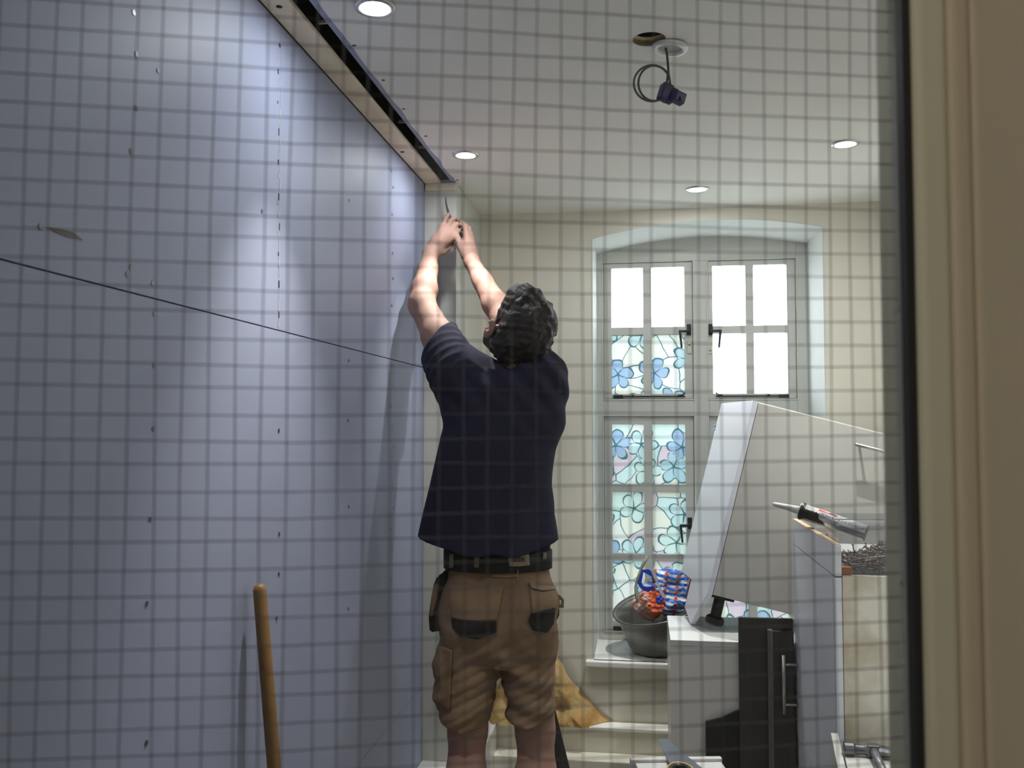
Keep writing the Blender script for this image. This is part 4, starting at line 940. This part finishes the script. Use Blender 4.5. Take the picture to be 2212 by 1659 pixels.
# hands: explicit joints
def chain(pts, rs, k=0.005):
    P3 = [jj(*p) for p in pts]
    for i in range(len(P3) - 1): F.cone(P3[i], P3[i + 1], rs[i], rs[i + 1], k)
def palm(wr, kn, r0, r1, k=0.014):
    for q in kn: F.cone(wr, jj(*q), r0, r1, k)
KL = [(977, 513, 3.025), (972, 502, 3.025), (965, 493, 3.028), (957, 488, 3.035)]
palm(wrL, KL, 0.021, 0.0115); F.cone(jj(945, 522, 3.0), jj(962, 512, 3.02), 0.024, 0.019, 0.015)
chain([KL[0], (990, 499, 3.04), (996, 507, 3.065), (990, 516, 3.085)], [0.0105, 0.009, 0.0082, 0.0072])
chain([KL[1], (986, 485, 3.035), (992, 487, 3.065), (986, 496, 3.085)], [0.0105, 0.0092, 0.0084, 0.0074])
chain([KL[2], (976, 476, 3.035), (983, 473, 3.06), (982, 482, 3.08)], [0.010, 0.0090, 0.008, 0.007])
chain([KL[3], (962, 476, 3.045), (967, 466, 3.065), (970, 462, 3.075)], [0.0092, 0.0080, 0.0072, 0.0062])
chain([(938, 545, 2.99), (953, 545, 3.01), (966, 536, 3.03), (977, 526, 3.04)], [0.017, 0.0135, 0.0105, 0.0082], 0.010)
KR = [(1008, 509, 3.03), (1015, 513, 3.05), (1019, 521, 3.07), (1021, 531, 3.085)]
palm(wrR, KR, 0.021, 0.0115); F.cone(jj(1013, 545, 3.0), jj(1012, 522, 3.04), 0.024, 0.018, 0.015)
chain([KR[0], (1004, 489, 3.05), (998, 481, 3.072), (991, 478, 3.088)], [0.0105, 0.009, 0.0082, 0.0072])
chain([KR[1], (1013, 494, 3.08), (1004, 485, 3.105), (996, 484, 3.115)], [0.0105, 0.0092, 0.0084, 0.0074])
chain([KR[2], (1018, 505, 3.105), (1008, 496, 3.128), (999, 496, 3.132)], [0.010, 0.0090, 0.008, 0.007])
chain([KR[3], (1019, 517, 3.118), (1010, 510, 3.138), (1003, 511, 3.14)], [0.0092, 0.0080, 0.0072, 0.0062])
chain([(1006, 551, 2.99), (996, 533, 3.01), (987, 513, 3.022), (981, 498, 3.032)], [0.018, 0.0135, 0.0105, 0.0085], 0.010)
# head
F.ell(hp_(0, -0.012, 0.012), (0.073, 0.096, 0.088), HM, 0.01)
F.ell(hp_(0, 0.035, -0.03), (0.060, 0.060, 0.075), HM, 0.02)
F.ell(hp_(0, 0.045, -0.085), (0.046, 0.050, 0.036), HM, 0.025)
F.cone(hp_(-0.052, 0.0, -0.055), hp_(-0.018, 0.075, -0.100), 0.020, 0.020, 0.02); F.cone(hp_(0.052, 0.0, -0.055), hp_(0.018, 0.075, -0.100), 0.020, 0.020, 0.02)
F.cone(hp_(-0.03, 0.078, 0.018), hp_(0.03, 0.078, 0.018), 0.012, 0.012, 0.015)
F.cone(hp_(0, 0.088, 0.005), hp_(0, 0.112, -0.032), 0.008, 0.012, 0.010); F.ell(hp_(-0.012, 0.098, -0.038), (0.009, 0.010, 0.008), HM, 0.006); F.ell(hp_(0.012, 0.098, -0.038), (0.009, 0.010, 0.008), HM, 0.006)
F.cone(hp_(-0.018, 0.089, -0.066), hp_(0.018, 0.089, -0.066), 0.006, 0.006, 0.006); F.cone(hp_(-0.014, 0.088, -0.076), hp_(0.014, 0.088, -0.076), 0.0065, 0.0065, 0.004)
for sg in (-1, 1):
    F.ell(hp_(sg * 0.045, 0.060, -0.025), (0.018, 0.018, 0.020), HM, 0.015)
    # ear: tilted disc with a rim and a lobe
    ec = hp_(sg * 0.095, 0.004, -0.028); eM = np.stack([r_ * math.cos(R(25)) - f_ * math.sin(R(25)) * sg, f_ * math.cos(R(25)) + r_ * math.sin(R(25)) * sg, u_])
    F.cone(hp_(sg * 0.070, 0.004, -0.022), ec + f_ * 0.004, 0.012, 0.006, 0.006); F.ell(ec, (0.0075, 0.018, 0.031), eM, 0.006); F.ell(ec - u_ * 0.026, (0.007, 0.010, 0.011), eM, 0.006)
    cc = ec + r_ * sg * 0.008 + f_ * 0.006; F.cut(lambda X, Y, Z, cc=cc: np.sqrt((X - cc[0]) ** 2 + (Y - cc[1]) ** 2 + ((Z - cc[2]) * 0.7) ** 2) - 0.009, cc - 0.03, cc + 0.03, 0.004)
    es = hp_(sg * 0.031, 0.078, -0.004); F.cut(lambda X, Y, Z, es=es: np.sqrt((X - es[0]) ** 2 + (Y - es[1]) ** 2 + (Z - es[2]) ** 2) - 0.013, es - 0.04, es + 0.04, 0.008)
body, _ = F.obj('body', M_skin, man); del F
for sg in (-1, 1):
    e = Field(hp_(sg * 0.031, 0.070, -0.004) - 0.02, hp_(sg * 0.031, 0.070, -0.004) + 0.02, 0.0025); e.ell(hp_(sg * 0.031, 0.070, -0.004), (0.0125,) * 3, k=0); e.obj('eye', M_eye, man)
# hair and beard
Hf = Field(HC - 0.165, HC + 0.165, 0.0036)
Hf.ell(hp_(0, -0.020, 0.020), (0.085, 0.108, 0.096), HM, 0.0); Hf.cone(hp_(-0.050, -0.045, -0.040), hp_(0.052, -0.045, -0.040), 0.040, 0.042, 0.03); Hf.cone(hp_(-0.030, -0.050, -0.075), hp_(0.035, -0.050, -0.080), 0.034, 0.036, 0.03)
Hf.ell(hp_(-0.01, 0.03, 0.085), (0.06, 0.05, 0.035), HM, 0.03)
def loc(X, Y, Z): 
    dx, dy, dz = (X - HC[0]) / MS, (Y - HC[1]) / MS, (Z - HC[2]) / MS; return [HM[i, 0] * dx + HM[i, 1] * dy + HM[i, 2] * dz for i in range(3)]
sl, X, Y, Z = Hf.sub(Hf.lo, Hf.lo + Hf.n * Hf.h)
nz_ = noisef(X, Y, Z, 130, 3); nz2 = noisef(X, Y, Z, 260, 5); nz3 = noisef(X, Y, Z, 60, 8)
Hf.f += (0.0062 * nz_ + 0.0045 * nz2 + 0.005 * nz3 - 0.002).astype(np.float32)
lx, ly, lz = loc(X, Y, Z)
Hf.f = np.maximum(Hf.f, (ly * 0.80 - lz * 0.60 - 0.040 - 0.012 * (np.abs(lx) > 0.055) + 0.002 * nz2)).astype(np.float32)
Hf.f = np.maximum(Hf.f, (-lz - 0.108 + 0.9 * np.maximum(0, ly + 0.005)).astype(np.float32))
sdE = np.sqrt((np.abs(lx) - 0.092) ** 2 + (ly - 0.002) ** 2 + ((lz + 0.028) * 0.70) ** 2) - 0.031
Hf.f = np.maximum(Hf.f, -sdE).astype(np.float32)
Hf.obj('hair', M_hair, man)
Bf = Field(hp_(0, 0.04, -0.07) - 0.12, hp_(0, 0.04, -0.07) + 0.12, 0.0036)
Bf.ell(hp_(0, 0.045, -0.088), (0.052, 0.056, 0.040), HM, 0.0)
for sg in (-1, 1): Bf.cone(hp_(sg * 0.060, 0.012, -0.040), hp_(sg * 0.024, 0.080, -0.100), 0.021, 0.024, 0.02)
sl, X, Y, Z = Bf.sub(Bf.lo, Bf.lo + Bf.n * Bf.h); Bf.f += (0.003 * noisef(X, Y, Z, 200, 9) + 0.002 * noisef(X, Y, Z, 330, 4)).astype(np.float32)
lx, ly, lz = loc(X, Y, Z); Bf.f = np.maximum(Bf.f, (0.055 - np.sqrt(lx ** 2 * 0.2 + (ly - 0.09) ** 2 + (lz + 0.02) ** 2))).astype(np.float32); Bf.f = np.maximum(Bf.f, (lz + 0.030).astype(np.float32))
Bf.obj('beard', M_hair, man)
# --- shirt
def row(py, xl, xr, b, d=DB):
    a, c = J(xl, py, d), J(xr, py, d); return (a.z, (a.x + c.x) / 2, d * MS, (c.x - a.x) / 2, b)
S = Field((-0.38, 2.52, 0.96), (0.25, 3.08, 1.80), 0.0048)
S.table([row(1188, 900, 1202, 0.150), row(1165, 902, 1200, 0.148), row(1110, 914, 1192, 0.142), row(1050, 928, 1195, 0.138), row(980, 943, 1203, 0.135), row(920, 957, 1207, 0.134), row(870, 968, 1208, 0.130), row(835, 985, 1204, 0.122), row(805, 1015, 1192, 0.105)])
S.cone(neckb + [0.0, 0, -0.035], shL + [0.0, 0.0, 0.012], 0.062, 0.066, 0.05); S.cone(neckb + [0.0, 0, -0.035], shR + [0.0, 0.0, 0.012], 0.062, 0.066, 0.05)
S.cone(shR + [0.012, 0, -0.02], jj(1160, 900, DB), 0.07, 0.08, 0.05)
cuffL = shL + (elL - shL) * 0.45; cuffR = shR + (elR - shR) * 0.45
S.cone(shL + [0, 0, -0.01], shL + (elL - shL) * 0.60, 0.080, 0.066, 0.035); S.cone(shR + [0, 0, -0.01], shR + (elR - shR) * 0.60, 0.078, 0.066, 0.035)
S.cone(jj(1010, 860, DB), shL + (elL - shL) * 0.3 + [0, -0.01, -0.03], 0.08, 0.055, 0.05)
sl, X, Y, Z = S.sub(S.lo, S.lo + S.n * S.h)
# folds: radiating from the raised shoulders, faint drapes lower down
top_ = np.clip((Z - 1.36) / 0.16, 0, 1); low = np.clip((1.5 - Z) / 0.3, 0, 1)
wv_ = noisef(X, Y, Z, 14, 21)
fold = 0.0075 * top_ * np.sin((X * 0.80 + Z * 0.55 + Y * 0.2) * 95 + 2.4 * wv_) * (0.4 + 0.6 * np.abs(noisef(X, Y, Z, 18, 4)))
fold2 = 0.007 * low * np.sin((X * 1.0 - Z * 0.18) * 46 + 2.6 * wv_) * np.clip(noisef(X, Y, Z, 9, 6) + 0.6, 0, 1)
dL = (X - shL[0]) * 0.7 + (Z - shL[2]) * -0.7
aL = (elL - shL) / np.linalg.norm(elL - shL); sA = (X - shL[0]) * aL[0] + (Y - shL[1]) * aL[1] + (Z - shL[2]) * aL[2]
nearL = np.clip((sA + 0.07) / 0.05, 0, 1) * np.clip((0.02 - (X - shL[0])) / 0.05 + 0.6, 0, 1)
fold3 = nearL * (0.0045 * np.abs(np.sin(sA * 95 + 1.2 * wv_)) - 0.002)
fold = fold * (1 - nearL)
cfd = np.sqrt((X - J(940, 752, 2.7).x) ** 2 + (Y - 2.70 * MS) ** 2 + (Z - J(940, 752, 2.7).z) ** 2); calm = np.clip((cfd - 0.055) / 0.06, 0.15, 1)
S.f += ((fold + fold2 + fold3) * calm).astype(np.float32)
cuffL = jj(940, 752, 2.70)
for cf_, sh, el in ((cuffL, shL, elL), (cuffR, shR, elR)):
    ad = (el - sh) / np.linalg.norm(el - sh)
    if cf_ is cuffL: ad = np.array([-0.80, 0.30, 0.52]); ad /= np.linalg.norm(ad)
    S.cut(lambda X, Y, Z, c=cf_, a=ad: -((X - c[0]) * a[0] + (Y - c[1]) * a[1] + (Z - c[2]) * a[2]), cf_ - 0.16, cf_ + 0.16)
    q0, q1 = cf_ - ad * 0.03, cf_ + ad * 0.05
    ba = q1 - q0
    def inner(X, Y, Z, a=q0, ba=ba):
        t_ = np.clip(((X - a[0]) * ba[0] + (Y - a[1]) * ba[1] + (Z - a[2]) * ba[2]) / float(ba @ ba), 0, 1); return np.sqrt((X - a[0] - t_ * ba[0]) ** 2 + (Y - a[1] - t_ * ba[1]) ** 2 + (Z - a[2] - t_ * ba[2]) ** 2) - 0.062
    S.cut(inner, cf_ - 0.12, cf_ + 0.12)
# neck hole and hem
S.cut(lambda X, Y, Z: np.sqrt((X - neckb[0]) ** 2 + (Y - neckb[1]) ** 2) - 0.060 + 0 * Z, neckb + [-0.12, -0.12, -0.02], neckb + [0.12, 0.12, 0.2])
hl_ = J(903, 1159, DB); hm2 = J(1010, 1188, DB); hr_ = J(1200, 1166, DB)
hx = np.array([hl_.x - 0.05, hl_.x, J(965, 1174, DB).x, hm2.x, J(1100, 1190, DB).x, J(1160, 1180, DB).x, hr_.x, hr_.x + 0.05]); hz = np.array([hl_.z, hl_.z, J(0, 1174, DB).z, hm2.z, J(0, 1192, DB).z, J(0, 1182, DB).z, hr_.z, hr_.z])
def hem(X, Y, Z): return (Z - np.interp(X.ravel(), hx, hz).reshape(-1, 1, 1)) + 0 * Y
S.cut(hem, (-9, -9, 0), (9, 9, 1.3))
zc0 = hm2.z
S.cut(lambda X, Y, Z: np.maximum(np.sqrt(((X - J(1052, 1165, DB).x) / 0.150) ** 2 + ((Y - DY) / 0.125) ** 2) - 1, (Z - (zc0 + 0.07)) * 5) * 0.1, (-9, -9, 0), (9, 9, zc0 + 0.15))
shirt, bshirt = S.obj('shirt', M_shirt, man); del S
# collar
mb = MB(); rings = []
for a in np.linspace(0, 2 * math.pi, 41)[:-1]:
    rings.append((a, neckb + np.array([0.068 * math.cos(a), 0.066 * math.sin(a), 0.004 - 0.020 * math.sin(a) * 1.0])))
loops = [[toW(p + np.array([math.cos(a) * q, math.sin(a) * q, h])) for a, p in rings] for q, h in ((0.012, -0.024), (0.010, 0.0), (0.003, 0.016), (-0.003, 0.016), (0.0, -0.02))]
mb.loft(loops, False, False); mb.done('collar', M_shirt, man, smooth=True)
# --- shorts
Q = Field((-0.31, 2.55, 0.40), (0.21, 3.00, 1.08), 0.0046)
Q.table([row(1188, 965, 1187, 0.108), row(1230, 960, 1190, 0.112), row(1290, 953, 1197, 0.122), row(1345, 950, 1200, 0.125), row(1400, 952, 1198, 0.118), row(1425, 955, 1196, 0.10)])
Q.table([row(1350, 952, 1088, 0.115), row(1400, 950, 1084, 0.112), row(1450, 946, 1078, 0.108), row(1500, 945, 1070, 0.105), row(1530, 948, 1064, 0.104), row(1566, 955, 1054, 0.100)], 0.02)
Q.table([row(1350, 1074, 1199, 0.115), row(1400, 1076, 1198, 0.112), row(1450, 1082, 1196, 0.108), row(1490, 1090, 1194, 0.104), row(1515, 1096, 1196, 0.106), row(1545, 1094, 1196, 0.104), row(1566, 1100, 1194, 0.100)], 0.02)
Q.ell(jj(1022, 1325, DB - 0.05), (0.085, 0.085, 0.10), k=0.05); Q.ell(jj(1140, 1325, DB - 0.05), (0.08, 0.085, 0.10), k=0.05)
Q.ell(jj(955, 1445, DB - 0.01), (0.022, 0.07, 0.065), k=0.02); Q.ell(jj(956, 1500, DB - 0.01), (0.022, 0.065, 0.05), k=0.015)
sl, X, Y, Z = Q.sub(Q.lo, Q.lo + Q.n * Q.h); wv_ = noisef(X, Y, Z, 16, 31)
lw = np.clip((J(0, 1340, DB).z - Z) / 0.1, 0, 1)
Q.f += (0.0065 * lw * np.sin((Z * 0.95 + X * 0.45 * np.sign(X - J(1080, 0, DB).x)) * 72 + 2.6 * wv_) * (0.3 + 0.7 * np.abs(noisef(X, Y, Z, 20, 14))) + 0.004 * (1 - lw) * np.sin((X * 0.9 - Z * 0.6) * 45 + 3 * wv_) + 0.0035 * noisef(X, Y, Z, 62, 2) - 0.003 * lw * np.abs(np.sin((Z * 1.0 - X * 0.6) * 88 + 3 * wv_))).astype(np.float32)
# hems
xs = [J(x, 1560, DB).x for x in (940, 960, 1000, 1050, 1078, 1090, 1130, 1195, 1210)]; zs_ = [J(0, y, DB).z for y in (1535, 1553, 1564, 1550, 1545, 1545, 1552, 1535, 1530)]
Q.cut(lambda X, Y, Z: (Z - np.interp(X.ravel(), xs, zs_).reshape(-1, 1, 1)) + 0 * Y, (-9, -9, 0), (9, 9, 0.75))
shorts, bsh = Q.obj('shorts', M_tan, man); del Q
# belt
mb = MB(); bp_ = []
for py, ex_ in ((1186, 0.000), (1187, 0.007), (1225, 0.007), (1226, 0.000)):
    z_, cx_, cy_, a_, b_ = row(py, 963, 1188, 0.108)
    bp_.append([toW(Vector((cx_ + (a_ + ex_) * math.cos(w), cy_ + (b_ + ex_ + 0.004) * math.sin(w), z_))) for w in np.linspace(0, 2 * math.pi, 65)[:-1]])
mb.loft(bp_, False, False)
bmt = mb.bm.copy(); bbelt = BVHTree.FromBMesh(bmt); mb.done('belt', mat('worn_black_belt', (0.014, 0.014, 0.014), 0.8), man, smooth=True)
mb = MB(); mb.loft([[toW(Vector((row(py, 966, 1186, 0.105)[1] + (row(py, 966, 1186, 0.105)[3] + e) * math.cos(w), DY + (0.105 + e) * math.sin(w), row(py, 966, 1186, 0.105)[0]))) for w in np.linspace(0, 2 * math.pi, 49)[:-1]] for py, e in ((1120, 0.0), (1160, 0.004), (1188, 0.004), (1192, 0.0))], False, False)
mb.done('undershirt', mat('black_cotton', (0.012, 0.012, 0.015), 0.9), man, smooth=True)
# conforming cloth pieces
def patch(name, top, bot, bvh, off, m, par, nu=14, nv=8, th_=0.002, label=None):
    def samp(pl, u):
        x = u * (len(pl) - 1); i = min(int(x), len(pl) - 2); t_ = x - i; return (pl[i][0] * (1 - t_) + pl[i + 1][0] * t_, pl[i][1] * (1 - t_) + pl[i + 1][1] * t_)
    g1 = []; g2 = []; last = None
    for j in range(nv + 1):
        r1 = []; r2 = []
        for i in range(nu + 1):
            a = samp(top, i / nu); b = samp(bot, i / nu); v = j / nv; px = a[0] * (1 - v) + b[0] * v; py = a[1] * (1 - v) + b[1] * v
            rd = (W(px, py, 1) - CO).normalized(); h = bvh.ray_cast(CO, rd)
            dist = h[3] if h[0] is not None else (last if last else 2.6); last = dist
            r1.append(CO + rd * (dist - off)); r2.append(CO + rd * (dist - off + th_ + off * 0.5))
        g1.append(r1); g2.append(r2)
    q = MB(); V1 = [[q.bm.verts.new(p) for p in r] for r in g1]; V2 = [[q.bm.verts.new(p) for p in r] for r in g2]
    for j in range(nv):
        for i in range(nu):
            q.bm.faces.new((V1[j][i], V1[j][i + 1], V1[j + 1][i + 1], V1[j + 1][i])); q.bm.faces.new((V2[j][i], V2[j + 1][i], V2[j + 1][i + 1], V2[j][i + 1]))
    for i in range(nu): q.bm.faces.new((V1[0][i], V2[0][i], V2[0][i + 1], V1[0][i + 1])); q.bm.faces.new((V1[nv][i], V1[nv][i + 1], V2[nv][i + 1], V2[nv][i]))
    for j in range(nv): q.bm.faces.new((V1[j][0], V1[j + 1][0], V2[j + 1][0], V2[j][0])); q.bm.faces.new((V1[j][nu], V2[j][nu], V2[j + 1][nu], V1[j + 1][nu]))
    return q.done(name, m, par, smooth=True, label=label)
# crop scale 3.2587, origin (860,1150)
def c3(x, y): return (860 + x / 3.2587, 1150 + y / 3.2587)
patch('back_pocket', [c3(345, 370), c3(540, 368), c3(745, 375)], [c3(375, 640), c3(540, 640), c3(695, 640)], bsh, 0.004, M_tan, shorts, 16, 10)
patch('back_pocket', [c3(918, 360), c3(1010, 410), c3(1108, 398)], [c3(950, 600), c3(1020, 600), c3(1102, 590)], bsh, 0.004, M_tan, shorts, 14, 10)
patch('pocket_reinforcement', [c3(375, 598), c3(440, 612), c3(560, 622), c3(692, 622)], [c3(380, 665), c3(440, 735), c3(560, 755), c3(688, 705)], bsh, 0.008, M_pocket, shorts, 18, 8, label='black pocket reinforcement panel')
patch('pocket_reinforcement', [c3(935, 572), c3(1000, 555), c3(1060, 540), c3(1108, 528)], [c3(918, 625), c3(950, 690), c3(1050, 710), c3(1098, 640)], bsh, 0.008, M_pocket, shorts, 16, 8, label='black pocket reinforcement panel')
patch('pocket_flap', [c3(918, 352), c3(1010, 372), c3(1112, 378)], [c3(935, 392), c3(1020, 412), c3(1112, 398)], bsh, 0.010, M_tan2, shorts, 12, 4)
patch('yoke_seam', [c3(665, 302), c3(760, 308), c3(840, 302)], [c3(665, 312), c3(760, 318), c3(840, 312)], bsh, 0.003, M_tan2, shorts, 8, 2)
patch('cargo_pocket', [c3(282, 800), c3(320, 805), c3(385, 830)], [c3(300, 1235), c3(330, 1250), c3(362, 1265)], bsh, 0.007, M_tan, shorts, 6, 16)
patch('seam', [c3(838, 262), c3(846, 262)], [c3(838, 350), c3(846, 350)], bsh, 0.003, M_tan2, shorts, 2, 8)
for x0, x1, y0_, y1_ in ((362, 392, 132, 250), (538, 572, 150, 248), (1022, 1048, 118, 190)):
    patch('belt_loop', [c3(x0, y0_), c3(x1, y0_)], [c3(x0 - 4, y1_), c3(x1 - 4, y1_)], bbelt, 0.006, M_tan2, shorts, 4, 6)
lp = patch('logo_patch', [c3(766, 138), c3(845, 140), c3(920, 138)], [c3(782, 238), c3(850, 240), c3(926, 232)], bbelt, 0.009, M_tan3, shorts, 10, 6, label='tan label with dark lettering')
# lettering
cu_ = bpy.data.curves.new('lettering', 'FONT'); cu_.body = 'site'; cu_.size = 1.0; cu_.offset = 0.035; cu_.align_x = 'CENTER'; cu_.resolution_u = 3
to = bpy.data.objects.new('tmp', cu_); sc.collection.objects.link(to); bpy.context.view_layer.update()
tm = bpy.data.meshes.new_from_object(to); bpy.data.objects.remove(to)
vx = np.array([v.co[:] for v in tm.vertices]); w_ = vx[:, 0].max() - vx[:, 0].min(); x_lo = vx[:, 0].min(); h_hi = vx[:, 1].max()
for v in tm.vertices:
    px = 860 + (806 + (v.co.x - x_lo) / w_ * 86) / 3.2587; py = 1150 + (206 - v.co.y / h_hi * 44) / 3.2587
    rd = (W(px, py, 1) - CO).normalized(); h = bbelt.ray_cast(CO, rd); v.co = CO + rd * ((h[3] if h[0] is not None else 2.55) - 0.0105)
tm.materials.clear(); mkobj('lettering', tm, M_black, shorts)
# holster pockets
def slab(name, pts, d0_, d1_, m, par, label=None):
    q = MB(); q.poly([W(x, y, d0_) for x, y in pts], W(1106, 830, d1_) - W(1106, 830, d0_)); bmesh.ops.bevel(q.bm, geom=q.bm.edges[:], offset=0.005, segments=2, affect='EDGES')
    return q.done(name, m, par, label=label)
slab('holster_pocket', [c3(252, 360), c3(300, 352), c3(345, 250), c3(352, 400), c3(335, 690), c3(222, 708), c3(213, 600), c3(236, 440)], DB - 0.05, DB + 0.06, M_pocket, shorts)
slab('pocket_facing', [c3(250, 362), c3(285, 358), c3(272, 470), c3(240, 600), c3(220, 600), c3(238, 440)], DB - 0.056, DB - 0.045, M_tan, shorts)
slab('holster_pocket', [c3(1095, 470), c3(1130, 530), c3(1140, 570), c3(1112, 640), c3(1090, 640)], DB - 0.03, DB + 0.06, M_pocket, shorts)
strap([W(*c3(x, y), DB - 0.03) for x, y in ((1098, 450), (1130, 455), (1158, 475), (1155, 520), (1120, 515))], 0.006, M_tan2, 'hammer_loop', shorts)
# filling blade held in the fingers
bp2 = [(962.5, 424), (963, 436), (965.5, 449), (969, 461), (974, 474), (979, 487)]; wd = [0.0010, 0.0026, 0.0040, 0.0050, 0.0054, 0.0050]
mb = MB(); rings = []
for i, (x, y) in enumerate(bp2):
    p = W(x, y, 3.10 - 0.006 * i); rx = Vector((math.cos(TH), math.sin(TH), 0.25)).normalized(); ry = Vector((-math.sin(TH), math.cos(TH), 0)) * 0.0007
    rings.append([p - rx * wd[i] - ry, p + rx * wd[i] - ry, p + rx * wd[i] + ry, p - rx * wd[i] + ry])
mb.loft(rings); mb.done('thin_blade', mat('blackened_blade', (0.035, 0.04, 0.045), 0.6), label='thin dark curved blade held up between the fingers of the man', cat='tool')
